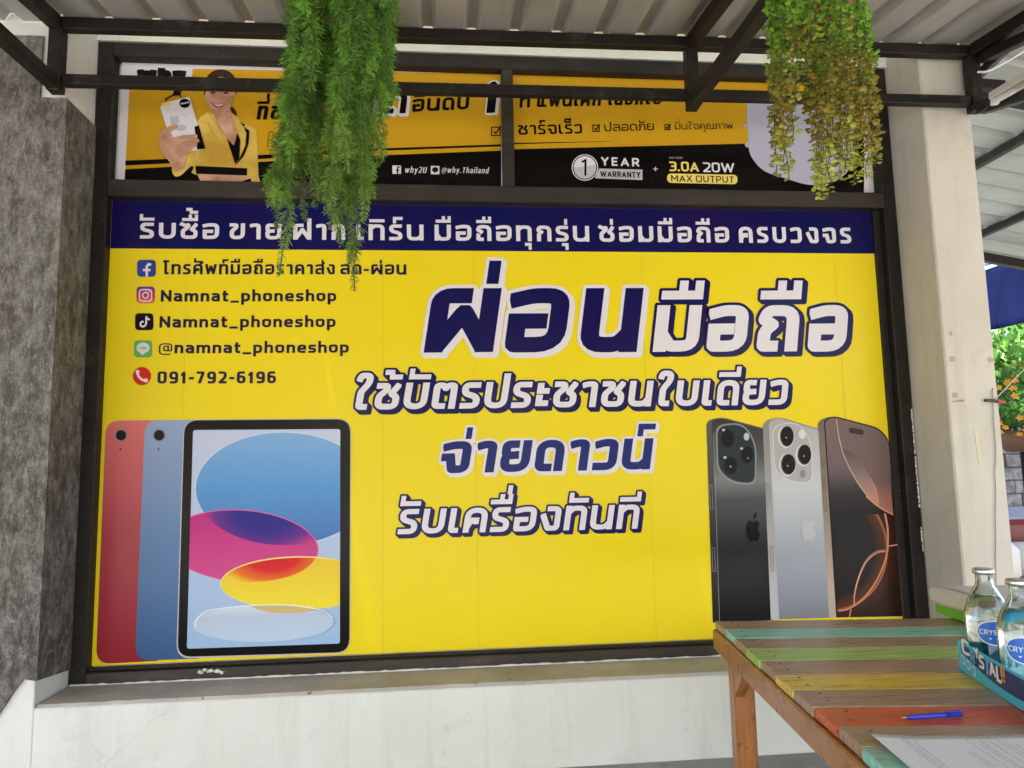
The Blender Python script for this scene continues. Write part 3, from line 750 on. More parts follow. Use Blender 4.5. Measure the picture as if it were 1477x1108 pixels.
# ------------------------------------------------------------------ MAIN BANNER
def quad_board(name, corners, mat, th=.003):
    """thin board behind the printed sheet"""
    V = [(x, -.0, z) for x, z in corners]+[(x, .003, z) for x, z in corners]
    m = len(corners); Fc = [tuple(range(m)), tuple(reversed(range(m, 2*m)))]+[(i, i+m, (i+1) % m+m, (i+1) % m) for i in range(m)]
    bm = bmesh.new(); vs = [bm.verts.new(v) for v in V]
    for f in Fc: bm.faces.new([vs[i] for i in f])
    bmesh.ops.recalc_face_normals(bm, faces=bm.faces[:])
    return bm_obj(name, bm, mat)
ban = thing('shop_banner', 'large yellow and navy phone shop banner filling the lower window', 'banner')
b = quad_board('banner_sheet', [(0.0, .4505), (3.601, .4505), (3.601, 2.469), (0.0, 2.469)], V_YEL); b.parent = ban
flat('header_band', [[(0.001, q2(500, 361.5)[1]), (3.6005, q2(1257, 366)[1]), (3.6005, 2.4685), (0.001, 2.4685)]], V_NAVY, ban, 0)
def hb(x): return 344.4+(x-202)*7.1/1026
LW = [(0, 0, V_WHT)]
for tx, x0, x1 in (('รับซื้อ', 202, 316), ('ขาย', 331, 406), ('ฝาก', 423, 498), ('เทิร์น', 514, 611), ('มือถือทุกรุ่น', 627, 850), ('ซ่อมมือถือ', 864.5, 1052), ('ครบวงจร', 1066, 1228)):
    write(tx, x0, x1, hb(x0), hb(x1), 23, .25, LW, ban, 2, gap=.28)
LD = [(0, 0, V_DARK)]
write('โทรศัพท์มือถือราคาส่ง', 235, 483, 396, 396, 15, .25, LD, ban, 1, gap=.22)
write('สด-ผ่อน', 491, 586, 396, 396.5, 15, .25, LD, ban, 1, gap=.22)
write('Namnat_phoneshop', 232, 485, 435.3, 434.8, 16.6, .235, LD, ban, 1, gap=.19)
write('Namnat_phoneshop', 230, 484, 472.8, 472, 16.6, .235, LD, ban, 1, gap=.19)
write('@namnat_phoneshop', 229, 503, 510, 509, 16.6, .235, LD, ban, 1, gap=.19)
write('091-792-6196', 227, 398, 553.5, 553.0, 17.5, .235, LD, ban, 1, gap=.2)
# big lines
WO = lambda g, sh: [(g, sh, V_WHT), (0, 0, V_NAVY)]
NO = lambda g, sh: [(g, sh, V_NAVY), (0, 0, V_WHT)]
for tx, x0, x1 in (('ผ่', 611, 711), ('อ', 725, 813), ('น', 834, 918)):
    write(tx, x0, x1, 509, 508, 93, .285, WO(.055, (.035, -.035)), ban, 2, slant=.16)
for tx, x0, x1 in (('มื', 941, 1006), ('อ', 1017, 1075), ('ถื', 1089, 1149), ('อ', 1163, 1219)):
    write(tx, x0, x1, 507.8, 507, 67, .28, NO(.065, (.06, -.05)), ban, 2, slant=.16)
write('ใช้บัตรประชาชนใบเดียว', 507, 1134, 591.5, 584, 38.5, .255, NO(.085, (.10, -.11)), ban, 2, slant=.17, gap=.17)
write('จ่ายดาวน์', 633, 937, 683, 677, 46, .29, [(.075, (.05, -.06), V_WHT), (0, 0, V_NAVY_REFL)], ban, 2, slant=.17, gap=.16)
write('รับเครื่องทันที', 573, 919, 770.7, 762.5, 36, .245, NO(.08, (.10, -.10)), ban, 2, slant=.17, gap=.18)

# icons
def icon(x0, y0, x1, y1, r, mat, k=1): flat('social_icon', P2([rpoly([(x0, y0, r), (x1, y0, r), (x1, y1, r), (x0, y1, r)])]), mat, ban, k)
icon(198, 375, 225, 399.5, 6, V_FB)
flat('social_icon', P2(line_px([(218.5, 382), (214.5, 381.5), (212, 385), (212, 399.3)], 3.6)+line_px([(206.5, 389.8), (217.5, 389.8)], 3.4)), V_WHT, ban, 2)
V_IG = vgrad('print_purple_to_orange', [(0, (.75, .28, .05)), (.4, (.65, .03, .08)), (1, (.12, .04, .35))], q2(210, 439)[1], q2(210, 413)[1])
icon(197, 413.5, 223.7, 438, 6, V_IG)
sq = rpoly([(201.5, 418, 5), (219, 418, 5), (219, 434.5, 5), (201.5, 434.5, 5)])
flat('social_icon', P2(line_px(sq+[sq[0], sq[1]], 1.8)+line_px(ell(210.2, 426.2, 4.2, 4.2, 20)+ell(210.2, 426.2, 4.2, 4.2, 20)[:2], 1.8)+[ell(215.7, 421, 1.1, 1.1, 8)]), V_WHT, ban, 2)
icon(195, 452, 221.5, 476.5, 6, V_BLK)
flat('social_icon', P2(line_px([(211.5, 456.5), (211, 467.5), (209, 470.5), (206, 471.6), (203.3, 470), (202.8, 467), (204.5, 464.5), (207.5, 464.2)], 2.6)+line_px([(211.3, 456.8), (213, 460), (216.3, 461.5)], 2.6)), V_WHT, ban, 2)
icon(193.5, 491, 219.8, 515.7, 6, V_LGRN)
flat('social_icon', P2([ell(206.6, 502, 9.3, 7.6, 24), [(202, 508), (212, 507.5), (205.5, 512.8)]]), V_WHT, ban, 2)
write('LINE', 201.3, 212, 504.3, 504.3, 4, .2, [(0, 0, V_LGRN)], ban, 4)
flat('social_icon', P2([ell(205, 542.7, 13.2, 13.2, 32)]), V_RED, ban, 1)
flat('social_icon', P2(line_px(arc([(198.3, 537), (200.3, 543), (205, 547.6), (211, 549.5)], 5), 3.4)+[ell(198.8, 537.2, 2.9, 3.5, 12), ell(210.6, 549, 3.5, 2.9, 12)]), V_WHT, ban, 2)

# tablets printed on the banner
zt, zb = q2(300, 606)[1], q2(300, 950)[1]
V_TRED = vgrad('print_tablet_red', [(0, (.30, .02, .035)), (.55, (.42, .06, .08)), (1, (.70, .17, .17))], zb, zt)
V_TBLU = vgrad('print_tablet_blue', [(0, (.045, .11, .26)), (.5, (.12, .22, .42)), (1, (.30, .38, .58))], zb, zt)
V_SCR = vgrad('print_screen_lavender', [(0, (.33, .50, .74)), (1, (.55, .58, .76))], zb, zt)
flat('printed_tablet', P2([rpoly([(153, 607, 20), (235, 606, 8), (232, 953, 8), (138.5, 958, 22)])]), V_TRED, ban, 1)
flat('printed_tablet', P2([rpoly([(209.5, 606.5, 20), (290, 605.5, 6), (290, 950, 6), (195, 953, 22)])]), V_TBLU, ban, 2)
for cx_, cy_ in ((175.2, 628), (230, 628)):
    flat('printed_lens', P2([ell(cx_, cy_, 9.2, 9.2, 28)]), V_MGREY, ban, 3)
    for e_l_ in [ell(cx_, cy_, 7.4, 7.4, 28), ell(cx_-1, cy_+20, 1.4, 1.4, 10)]: flat('printed_lens', P2([e_l_]), V_BLK, ban, 4)
flat('printed_tablet', P2([rpoly([(265, 605.5, 21), (506.5, 603.8, 21), (505, 942, 21), (254.5, 950, 21)])]), V_GREY, ban, 3)
flat('printed_tablet', P2([rpoly([(266.5, 606.5, 20), (505.5, 604.8, 20), (504, 940.5, 20), (256.5, 947.5, 20)])]), V_BLK, ban, 4)
scr = rpoly([(279, 620.5, 4), (491, 619, 4), (490.5, 928, 4), (270, 935.5, 4)])
flat('printed_screen', P2([scr]), V_SCR, ban, 5)
scq = [(279, 620.5), (491, 619), (490.5, 928), (270, 935.5)]
eB = ell(409, 705, 126, 81, 64); eM = ell(350, 787.5, 108.5, 51, 64, .07); eY = ell(432, 841, 112, 37, 64, -.01); eC = ell(380, 898.5, 102, 26.5, 64, -.02)
V_B1 = vgrad('print_sky_blue_disc', [(0, (.06, .17, .46)), (.5, (.10, .30, .62)), (1, (.22, .42, .70))], q2(400, 786)[1], q2(400, 624)[1])
V_MAG = vgrad('print_magenta_disc', [(0, (.62, .07, .26)), (1, (.50, .02, .20))], q2(350, 838)[1], q2(350, 737)[1])
V_OV = vgrad('print_violet_overlap', [(0, (.45, .02, .22)), (.35, (.17, .03, .26)), (.7, (.02, .02, .22)), (1, (.02, .02, .25))], q2(370, 800)[1], q2(370, 737)[1])
V_Y1 = vgrad('print_yellow_disc', [(0, (.85, .70, .04)), (1, (.80, .52, .03))], q2(430, 878)[1], q2(430, 804)[1])
V_R1 = vgrad('print_red_overlap', [(0, (.80, .35, .03)), (.4, (.72, .05, .02)), (1, (.60, .015, .03))], q2(400, 846)[1], q2(400, 806)[1])
V_C1 = vgrad('print_pale_disc', [(0, (.50, .62, .78)), (.7, (.46, .55, .70)), (1, (.62, .70, .80))], q2(380, 925)[1], q2(380, 872)[1])
V_RIM = vinyl('print_pink_rim', (.75, .12, .40))
V_RIMW = vinyl('print_pale_rim', (.62, .70, .80))
flat('printed_screen', P2([clip(ell(409, 705, 127.2, 82.2, 64), scq)]), V_RIMW, ban, 6)
flat('printed_screen', P2([clip(eB, scq)]), V_B1, ban, 7)
flat('printed_screen', P2([clip(ell(350, 787.3, 109.8, 52.3, 64, .07), scq)]), V_RIM, ban, 8)
flat('printed_screen', P2([clip(eM, scq)]), V_MAG, ban, 9)
c_, a1_, b1_ = pxs(385, 742, 98, 60)
V_OV = vell('print_violet_overlap', [(0, (.015, .018, .22)), (.45, (.03, .015, .24)), (.72, (.13, .02, .24)), (1, (.57, .045, .23))], c_, a1_, b1_)
flat('printed_screen', P2([clip(clip(eM, eB), ell(385, 742, 97, 59, 48))]), V_OV, ban, 10)
flat('printed_screen', P2([clip(ell(432, 840.6, 113.5, 38.6, 64, -.01), scq)]), vinyl('print_light_yellow_rim', (.85, .72, .25)), ban, 11)
flat('printed_screen', P2([clip(eY, scq)]), V_Y1, ban, 12)
c_, a1_, b1_ = pxs(395, 803, 82, 44)
V_R1 = vell('print_red_overlap', [(0, (.60, .008, .02)), (.45, (.66, .015, .015)), (.75, (.76, .16, .015)), (1, (.83, .60, .035))], c_, a1_, b1_)
flat('printed_screen', P2([clip(clip(clip(eY, scq), eM), ell(395, 803, 81, 43.5, 48))]), V_R1, ban, 13)
flat('printed_screen', P2([eC]), V_C1, ban, 14)
flat('printed_screen', P2([clip(ell(415, 868, 56, 16, 40, 0), eC)]), vinyl('print_orange_glow', (.62, .46, .18)), ban, 15)
flat('printed_screen', P2(line_px(arc([(284, 893), (300, 881), (340, 874.5), (385, 871.8), (430, 873), (465, 880), (480, 890)], 8), 1.6)+line_px(arc([(283, 905), (284, 894), (292, 886)], 5), 2)), vinyl('print_white_glint', (.8, .82, .85)), ban, 16)

# phones printed on the banner
zpt, zpb = q2(1150, 604)[1], q2(1150, 895)[1]
V_P1 = vgrad('print_phone_graphite', [(0, (.008, .008, .009)), (.35, (.025, .026, .03)), (.6, (.07, .07, .075)), (.70, (.20, .20, .205)), (.82, (.08, .08, .08)), (1, (.035, .035, .035))], zpb, zpt)
V_P1S = vgrad('print_phone_graphite_side', [(0, (.015, .015, .015)), (.6, (.05, .05, .05)), (1, (.10, .10, .10))], zpb, zpt)
V_P2 = vgrad('print_phone_silver', [(0, (.22, .23, .26)), (.35, (.36, .39, .44)), (.65, (.55, .56, .57)), (1, (.42, .39, .38))], zpb, zpt)
V_P2S = vgrad('print_phone_silver_side', [(0, (.52, .52, .53)), (.5, (.38, .37, .36)), (1, (.25, .23, .22))], zpb, zpt)
V_P3 = vgrad('print_phone_mauve_screen', [(0, (.03, .010, .006)), (.2, (.008, .006, .006)), (.50, (.006, .006, .006)), (.62, (.028, .025, .028)), (.75, (.15, .11, .12)), (1, (.20, .13, .12))], zpb, zpt)
V_P3S = vgrad('print_phone_titanium_side', [(0, (.52, .42, .34)), (.5, (.30, .24, .19)), (1, (.16, .12, .10))], zpb, zpt)
flat('printed_phone', P2([rpoly([(1018.5, 607, 9), (1040, 601.5, 20), (1102, 618, 4), (1114, 894.5), (1028, 898)])]), V_P1S, ban, 1)
flat('printed_phone', P2([rpoly([(1026, 606, 8), (1040, 603.5, 14), (1102, 620, 4), (1114, 894.5), (1038, 898)])]), V_P1, ban, 2)
flat('printed_phone', P2(line_px([(1029, 625), (1037.5, 897)], .9)), V_MGREY, ban, 3)
flat('printed_phone', P2([rpoly([(1031.5, 613, 14), (1072, 609, 22), (1091, 640, 22), (1090.5, 700, 12), (1056, 698, 22), (1033, 680, 22)])]), V_MGREY, ban, 4)
flat('printed_phone', P2([rpoly([(1034, 615, 14), (1071, 611.5, 20), (1088.5, 640, 20), (1088, 697, 12), (1057, 695, 22), (1036, 678, 22)])]), vinyl('print_island_black', (.02, .03, .032)), ban, 5)
for e_l_ in [ell(1049, 633, 9.5, 12.5, 28), ell(1077, 656, 8.5, 12.5, 28), ell(1053, 672, 9.5, 12.5, 28)]: flat('printed_lens', P2([e_l_]), V_BLK, ban, 6)
for e_l_ in [ell(1076, 630, 4, 5.6, 20), ell(1043, 620.5, 2.2, 1.8, 10), ell(1069, 647, 2.2, 1.8, 10), ell(1045, 660, 2.4, 2, 10), ell(1078, 661, 1, 1.1, 8), ell(1053, 673, 1.2, 1.2, 8)]: flat('printed_lens', P2([e_l_]), V_GREY, ban, 7)
flat('printed_phone', P2([rpoly([(1099.5, 609, 10), (1122, 601, 20), (1182, 619, 4), (1202, 890.5), (1111.5, 893.5)])]), V_P2S, ban, 3)
flat('printed_phone', P2([rpoly([(1108, 608, 12), (1122, 602.5, 14), (1182, 621, 4), (1202, 890.5), (1123.5, 893)])]), V_P2, ban, 4)
flat('printed_phone', P2([rpoly([(1113, 614, 14), (1150, 606.5, 22), (1171, 638, 22), (1172, 698, 12), (1138, 696, 22), (1116, 680, 22)])]), vinyl('print_silver_rim', (.62, .61, .60)), ban, 5)
flat('printed_phone', P2([rpoly([(1114.3, 615.5, 14), (1149.5, 608.3, 22), (1169.5, 638.5, 20), (1170.5, 696, 12), (1139, 694, 22), (1117.5, 679, 22)])]), vinyl('print_silver_island', (.42, .40, .40)), ban, 6)
for cx_, cy_, rx, ry in ((1134, 629.6, 10, 15), (1159.3, 656, 10, 14.8), (1136, 670, 10.6, 15.2)):
    flat('printed_lens', P2([ell(cx_-1, cy_+.5, rx+1.6, ry+1.3, 32)]), V_WHT, ban, 7)
    flat('printed_lens', P2([ell(cx_-.2, cy_, rx+.3, ry+.3, 32)]), V_MGREY, ban, 8)
    flat('printed_lens', P2([ell(cx_+.3, cy_-.3, rx-.6, ry-.8, 32)]), V_BLK, ban, 9)
    flat('printed_lens', P2([ell(cx_-1, cy_+2, 1, 1.2, 8)]), V_GREY, ban, 10)
flat('printed_lens', P2([ell(1157, 683.5, 4, 6.4, 20)]), V_MGREY, ban, 8)
flat('printed_lens', P2([ell(1156, 626.5, 5, 7, 20)]), vinyl('print_flash_white', (.70, .66, .64)), ban, 8)
flat('printed_phone', P2([rpoly([(1179, 607, 10), (1201, 599.5, 20), (1264, 615, 18), (1283, 634, 14)])[0:0] or rpoly([(1179, 607, 10), (1201, 599.5, 20), (1267, 617, 16), (1281.5, 634, 10), (1302, 889), (1195, 890.5)])]), V_P3S, ban, 5)
scr3 = rpoly([(1189, 607, 12), (1201, 602, 14), (1266, 619, 16), (1280.5, 636, 10), (1301, 888), (1207.5, 890)])
flat('printed_phone', P2([rpoly([(1187.5, 605, 12), (1201, 600.5, 16), (1266.5, 617.5, 16), (1281.2, 634, 10), (1301.5, 888.5), (1205.5, 890.4)])]), V_BLK, ban, 6)
flat('printed_screen', P2([scr3]), V_P3, ban, 7)
V_MAU = vgrad('print_mauve_petal', [(0, (.45, .17, .12)), (.35, (.17, .11, .10)), (1, (.17, .12, .115))], q2(1250, 742)[1], q2(1250, 610)[1])
V_COP = vinyl('print_copper_line', (.72, .30, .16))
V_COP2 = vinyl('print_pale_copper_line', (.55, .38, .34))
c_, a1_, b1_ = pxs(1192, 789, 87, 93)
V_GL = vell('print_copper_glow', [(0, (.006, .006, .006)), (.52, (.007, .006, .006)), (.64, (.10, .03, .012)), (.666, (.50, .17, .07)), (.674, (.05, .016, .010)), (.8, (.028, .009, .006)), (1, (.02, .008, .006))], c_, a1_, b1_, 1.5)
flat('printed_screen', P2([clip(scr3, [(1190, 742), (1320, 742), (1320, 895), (1190, 895)])]), V_GL, ban, 7.5)
cv = arc([(1205, 605), (1209, 632), (1217, 660), (1232, 690), (1252, 718), (1270, 733), (1287, 742.5)], 8)
flat('printed_screen', P2([[tuple(p) for p in cv]+[(1283.5, 700), (1279.5, 660), (1278, 640), (1265, 620.5), (1230, 611)]]), V_MAU, ban, 8)
flat('printed_screen', P2([[tuple(p) for p in arc([(1213.5, 647), (1222, 672), (1240, 704), (1266, 729)], 8)]+[tuple(p) for p in arc([(1266, 729), (1262, 705), (1248, 678), (1230, 655), (1213.5, 647)], 8)]]),
     vgrad('print_rose_petal', [(0, (.60, .28, .2)), (.5, (.26, .17, .15)), (1, (.10, .075, .07))], q2(1240, 730)[1], q2(1240, 647)[1]), ban, 9)
flat('printed_screen', P2(line_px(cv, 1.5)), V_COP2, ban, 10)
flat('printed_screen', P2(line_px(arc([(1248, 716), (1262, 728), (1274, 736), (1287, 742.5)], 5), 1.8)+line_px(arc([(1264, 728), (1266, 724), (1262, 706), (1254, 690)], 5), 1)), V_COP, ban, 11)
flat('printed_screen', P2(line_px(arc([(1274.5, 740), (1278.5, 765), (1278, 795), (1270, 822), (1256, 848), (1238, 868), (1222, 878), (1208.5, 881)], 6), 1.9)+line_px(arc([(1276, 795), (1262, 798), (1247, 812), (1236, 838), (1231, 860), (1231, 873)], 6), 1.6)+line_px([(1277.5, 788), (1293, 785.5)], 1.8)+line_px([(1226, 878), (1224, 889)], 1.6)), V_COP, ban, 10)
flat('printed_screen', P2(line_px(arc([(1276, 742), (1279.7, 765), (1279.2, 795)], 6), .8)+line_px(arc([(1275, 793), (1260, 796.5), (1245.5, 811), (1234.5, 838), (1229.5, 862)], 6), .8)), V_COP2, ban, 12)
flat('printed_phone', P2([rpoly([(1223, 616.5, 4), (1244, 620, 4), (1244, 628, 4), (1223.5, 624.5, 4)])]), vinyl('print_pill_black', (.04, .03, .03)), ban, 12)
def sidebtn(pts, w_=1.0, mt=V_MGREY): flat('printed_phone', P2(line_px(pts+[pts[0], pts[1]], w_)), mt, ban, 9)
for dx, y0, y1 in ((0, 660, 676), (.9, 686, 708), (2.0, 715, 738)):
    sidebtn([(1184.5+dx, y0), (1188+dx, y0+.5), (1189.3+dx, y1), (1185.8+dx, y1)], .7, vinyl('print_button_line', (.16, .13, .11)))
sidebtn([(1104, 697), (1108.5, 697.5), (1110, 731), (1105.5, 731)], .7); sidebtn([(1110, 788), (1113.5, 788), (1115.5, 823), (1111.8, 823)], .9)
sidebtn([(1022.5, 700), (1026, 700), (1027.5, 735), (1024, 735)], .6); sidebtn([(1026, 790), (1029.5, 790), (1031.5, 824), (1027.6, 824)], .8)
def applelogo(cx_, cy_, kx, ky, mat, k):
    body = arc([(0, .30), (.22, .40), (.46, .26), (.34, .0), (.50, -.28), (.30, -.56), (.14, -.58), (0, -.53), (-.16, -.58), (-.36, -.48), (-.54, -.12), (-.50, .22), (-.26, .40), (0, .30)], 5)
    leaf = arc([(.02, .46), (.20, .58), (.24, .80), (.06, .68), (.02, .46)], 5)
    # small bite taken by the pinched right side
    flat('printed_logo', P2([[(cx_+p[0]*kx, cy_-p[1]*ky) for p in s_[:-1]] for s_ in (body, leaf)]), mat, ban, k)
applelogo(1086, 763, 18.5, 30, V_BLK, 8)
applelogo(1165.5, 762, 20, 30, vinyl('print_logo_silver', (.50, .51, .53)), 8)
# vertical sheet joints of the vinyl
V_SEAM = vinyl('print_seam', (.70, .53, .05), .4)
for px_ in (262, 552, 686, 935, 1222):
    x_ = q2(px_, 640)[0]
    emit('sheet_seam', WALLP, [[[(x_, .4515), (x_+.0022, .4515), (x_+.0022, q2(px_, 366)[1]), (x_, q2(px_, 366)[1])]]], V_SEAM, ban, .0012)

# ------------------------------------------------------------------ UPPER BANNERS
def upper(name, label, x0, x1):
    t = thing(name, label, 'banner', 'charger adverts in the transom lights')
    b = quad_board('banner_sheet', [(x0, ZR1+.004), (x1, ZR1+.004), (x1, 3.165), (x0, 3.165)], V_WHT); b.parent = t; return t
u1 = upper('advert_banner', 'yellow and black charger advert with a smiling woman, left transom light', q2(172, 180)[0], mx-.028)
u2 = upper('advert_banner', 'yellow and black charger advert with one year warranty, right transom light', mx+.028, q2(1252.5, 250)[0])
xa = mx-.0285; xb_ = mx+.0285
def px_of_x(x, py):  # image column of a plane x on the poster at row py
    lo, hi = 0, 1477
    for _ in range(40):
        m_ = (lo+hi)/2
        if q2(m_, py)[0] < x: lo = m_
        else: hi = m_
    return lo
EL = px_of_x(xa, 180); ER = px_of_x(xb_, 180)
flat('print_field', P2([[(187.5, 112), (277, 113), (278, 99.5), (EL, 107), (EL, 222), (181, 248)]]), V_YEL2, u1, 0)
flat('print_field', P2([[(181, 232), (372, 224), (544, 214.5), (EL, 208.5), (EL, 211.5), (544, 218), (372, 230), (181, 239)]]), V_BLK, u1, 1)
flat('print_field', P2([[(180.8, 244.5), (372, 234), (544, 224.5), (EL, 217.5), (EL, 270), (179.5, 266.5)]]), V_BLK, u1, 1)
zq = 99.5
flat('print_field', P2([[(ER, 107.5), (1246, 115), (1246, 260), (ER, 222)]]), V_YEL2, u2, 0)
flat('print_field', P2([[(ER, 215.5), (1076, 207.5), (1246, 200), (1246, 279), (ER, 272)]]), V_BLK, u2, 1)
flat('print_field', P2([[(ER, 206.5), (880, 204), (880, 204.4), (ER, 208.5)]]), V_BLK, u2, 1)
flat('printed_charger', P2([rpoly([(1076, 140, 6), (1226, 140, 20), (1236, 190, 20), (1226, 255, 30), (1172, 270, 20), (1098, 247, 30), (1080, 222, 10)])]), vinyl('print_charger_lavender', (.44, .44, .55)), u2, 2)
flat('printed_charger', P2([ell(1074.5, 182, 4, 2.2, 16), ell(1078, 209, 4, 4, 16)]), vinyl('print_charger_pin', (.42, .42, .45)), u2, 3)
LB = [(0, 0, V_BLK)]
write('wĥy', 197, 268, 127, 129, 36, .27, LB, u1, 3, gap=.03)
write('ที่ชาร์จ', 370, 455, 173, 173, 20, .26, LB, u1, 3, slant=.16)
write('ติด', 495, 585, 165, 164, 33, .26, [(.09, (.05, -.05), V_WHT), (0, 0, V_BLK)], u1, 2, slant=.16)
write('อันดับ', 594, 676, 162, 158, 18.5, .25, LB, u1, 3, slant=.16)
write('1', 696, 716, 164, 163, 46, .26, [(.04, (.06, -.03), V_WHT), (0, 0, V_BLK)], u1, 2, slant=.2)
chk = lambda x, y, s_: line_px([(x, y), (x+s_, y), (x+s_, y+s_), (x, y+s_), (x, y), (x+.3, y)], 1.6)+line_px([(x+s_*.25, y+s_*.45), (x+s_*.5, y+s_*.75), (x+s_*1.1, y-s_*.12)], 1.8)
flat('print_tick', P2(chk(709, 184, 12)), V_BLK, u1, 3)
write('ที่', 749, 764, 156, 155.5, 15, .27, LB, u2, 3, slant=.16)
write('แพนเค้ก', 774, 866, 155, 153, 15, .27, LB, u2, 3, slant=.16)
write('เลือกใช้', 877, 953, 152.5, 151, 15, .27, LB, u2, 3, slant=.16)
write('ชาร์จเร็ว', 748, 840, 195, 193, 14, .22, LB, u2, 3)
flat('print_tick', P2(chk(855, 181, 9)+chk(959, 180.5, 7)), V_BLK, u2, 3)
write('ปลอดภัย', 872, 943.5, 190, 188.5, 10, .18, LB, u2, 3)
write('มั่นใจคุณภาพ', 973.5, 1057, 187.5, 186.5, 8, .16, LB, u2, 3)
flat('social_icon', P2([rpoly([(566, 239, 1), (578.5, 239.3, 1), (578.5, 251.5, 1), (566, 251.2, 1)])]), V_WHT, u1, 3)
flat('social_icon', P2(line_px([(576.5, 241.5), (574, 241.7), (573.5, 244), (573.5, 251.4)], 2)+line_px([(571, 246), (576, 246.1)], 1.7)), V_BLK, u1, 4)
write('why2U', 583.5, 614.5, 249.5, 250, 8.5, .15, [(0, 0, V_WHT)], u1, 3, slant=.2)
flat('social_icon', P2([rpoly([(621.5, 239.7, 1), (633.8, 240, 1), (633.8, 252, 1), (621.5, 251.7, 1)])]), V_WHT, u1, 3)
flat('social_icon', P2([ell(627.7, 245.3, 4.6, 3.8, 18), [(626, 248), (629, 248), (627.5, 250.5)]]), V_BLK, u1, 4)
write('@why.Thailand', 637, 704, 249.5, 250.5, 8, .15, [(0, 0, V_WHT)], u1, 3, slant=.2)
# warranty badge
flat('printed_badge', P2([ell(843.5, 242, 16.3, 16.3, 40)]), V_GREY, u2, 2)
flat('printed_badge', P2([clip(ell(843.5, 242, 16.3, 16.3, 40), [(820, 243), (870, 237), (870, 220), (820, 220)])]), V_WHT, u2, 3)
flat('printed_badge', P2(line_px(ell(843.5, 242, 18.4, 18.4, 40)+[(861.9, 242)], 1.2)), V_WHT, u2, 2)
flat('printed_badge', P2(line_px([(839, 234.5), (844.2, 231.5), (844.2, 254)], 3)), V_BLK, u2, 4)
write('YEAR', 867, 922, 239, 240.8, 12.2, .22, [(0, 0, V_WHT)], u2, 3, gap=.35)
flat('printed_badge', P2([[(858, 257.5), (864, 243.5), (926.5, 245), (926.5, 260)]]), V_GREY, u2, 2)
write('WARRANTY', 865.5, 923.5, 255.7, 257, 8.4, .2, LB, u2, 4, gap=.14)
write('+', 942, 949, 248, 248, 7.5, .14, [(0, 0, V_WHT)], u2, 3)
write('WG-0181', 965, 984.5, 229.3, 229.5, 2.6, .15, [(0, 0, V_GREY)], u2, 3)
V_YT = vinyl('print_pale_yellow_text', (.85, .66, .17))
write('3.0A', 965.5, 1008, 247.3, 248.3, 14, .21, [(0, 0, V_YT)], u2, 3, gap=.12)
write('20W', 1014, 1059, 248.6, 249.8, 14, .19, [(0, 0, V_WHT)], u2, 3, gap=.12)
flat('printed_badge', P2([rpoly([(962, 250.5, 7), (1063.5, 252.5, 7), (1063.5, 266.3, 7), (962, 264, 7)])]), V_YT, u2, 2)
write('MAX OUTPUT', 968, 1058.5, 262.2, 264.3, 9.4, .17, [(0, 0, V_BLK)], u2, 3, gap=.2)
# woman on the left advert (flat print)
def wp(x, y): return (170+x/5.683, 80+y/5.683)
def W2(polys): return [poly([wp(*p) for p in q]) for q in polys if len(q) > 2]
def WS(pts, w_): return [[tuple(p) for p in q] for q in squads([Vector(p) for p in pts], w_, False)]
def wf(polys, mat, k): flat('printed_woman', W2(polys), mat, u1, k)
wf([[tuple(p) for p in arc([(940, 420), (975, 470), (965, 520), (925, 500), (905, 450), (940, 420)], 4)][:-1], ell(845, 235, 128, 118, 40)], V_HAIR, 3)
wf([[tuple(p) for p in arc([(745, 465), (680, 510), (632, 590), (620, 700), (560, 790), (540, 900), (448, 920), (465, 990), (520, 985), (600, 912), (625, 925), (640, 980), (1060, 985), (1075, 1078), (1182, 1078), (1155, 990), (1140, 650), (1105, 595), (1000, 530), (925, 470), (860, 520), (745, 465)], 3)][:-1]], V_JACK, 4)
wf([[(780, 470), (920, 430), (950, 520), (985, 640), (955, 742), (900, 690), (830, 590)]], V_SKIN2, 5)
wf([[(800, 500), (925, 470), (950, 540), (980, 640), (955, 735), (905, 685), (840, 590)]], V_SKIN, 6)
wf([[tuple(p) for p in arc([(845, 150), (755, 200), (718, 290), (735, 400), (785, 475), (850, 496), (905, 455), (945, 370), (965, 280), (935, 195), (845, 150)], 4)][:-1]], V_SKIN, 7)
wf([[tuple(p) for p in arc([(845, 128), (760, 165), (715, 260), (712, 330), (740, 270), (775, 215), (845, 180), (915, 215), (950, 270), (975, 325), (975, 250), (925, 160), (845, 128)], 4)][:-1]], V_HAIR, 8)
for bp_ in (ell(782, 312, 23, 8, 16), ell(890, 314, 23, 8, 16), WS([(750, 262), (785, 252), (812, 262)], 8)[0], WS([(860, 264), (890, 254), (920, 266)], 8)[0]): wf([bp_], V_HAIR, 8)
wf(WS([(838, 318), (828, 352), (846, 366)], 6), V_SKIN2, 8)
wf([[tuple(p) for p in arc([(772, 392), (825, 405), (882, 398), (862, 425), (822, 434), (788, 418), (772, 392)], 4)][:-1]], V_LIP, 8)
wf([[tuple(p) for p in arc([(786, 400), (825, 411), (870, 404), (850, 418), (820, 422), (786, 400)], 4)][:-1]], V_WHT, 9)
for bp_ in [[(895, 685), (955, 745), (985, 640), (1008, 700), (998, 850), (965, 895)], [(1035, 590), (1082, 622), (1075, 730), (1035, 830), (966, 910), (1003, 845), (1050, 740), (1056, 640)], [(640, 910), (1062, 930), (1062, 988), (645, 976)], [(900, 1080), (1090, 1012), (1108, 1080)], [(1000, 545), (1048, 575), (1035, 590)]]: wf([bp_], V_BLK, 8)
wf([[(655, 978), (1062, 988), (1092, 1012), (900, 1080), (700, 1080)]], V_SKIN, 7)
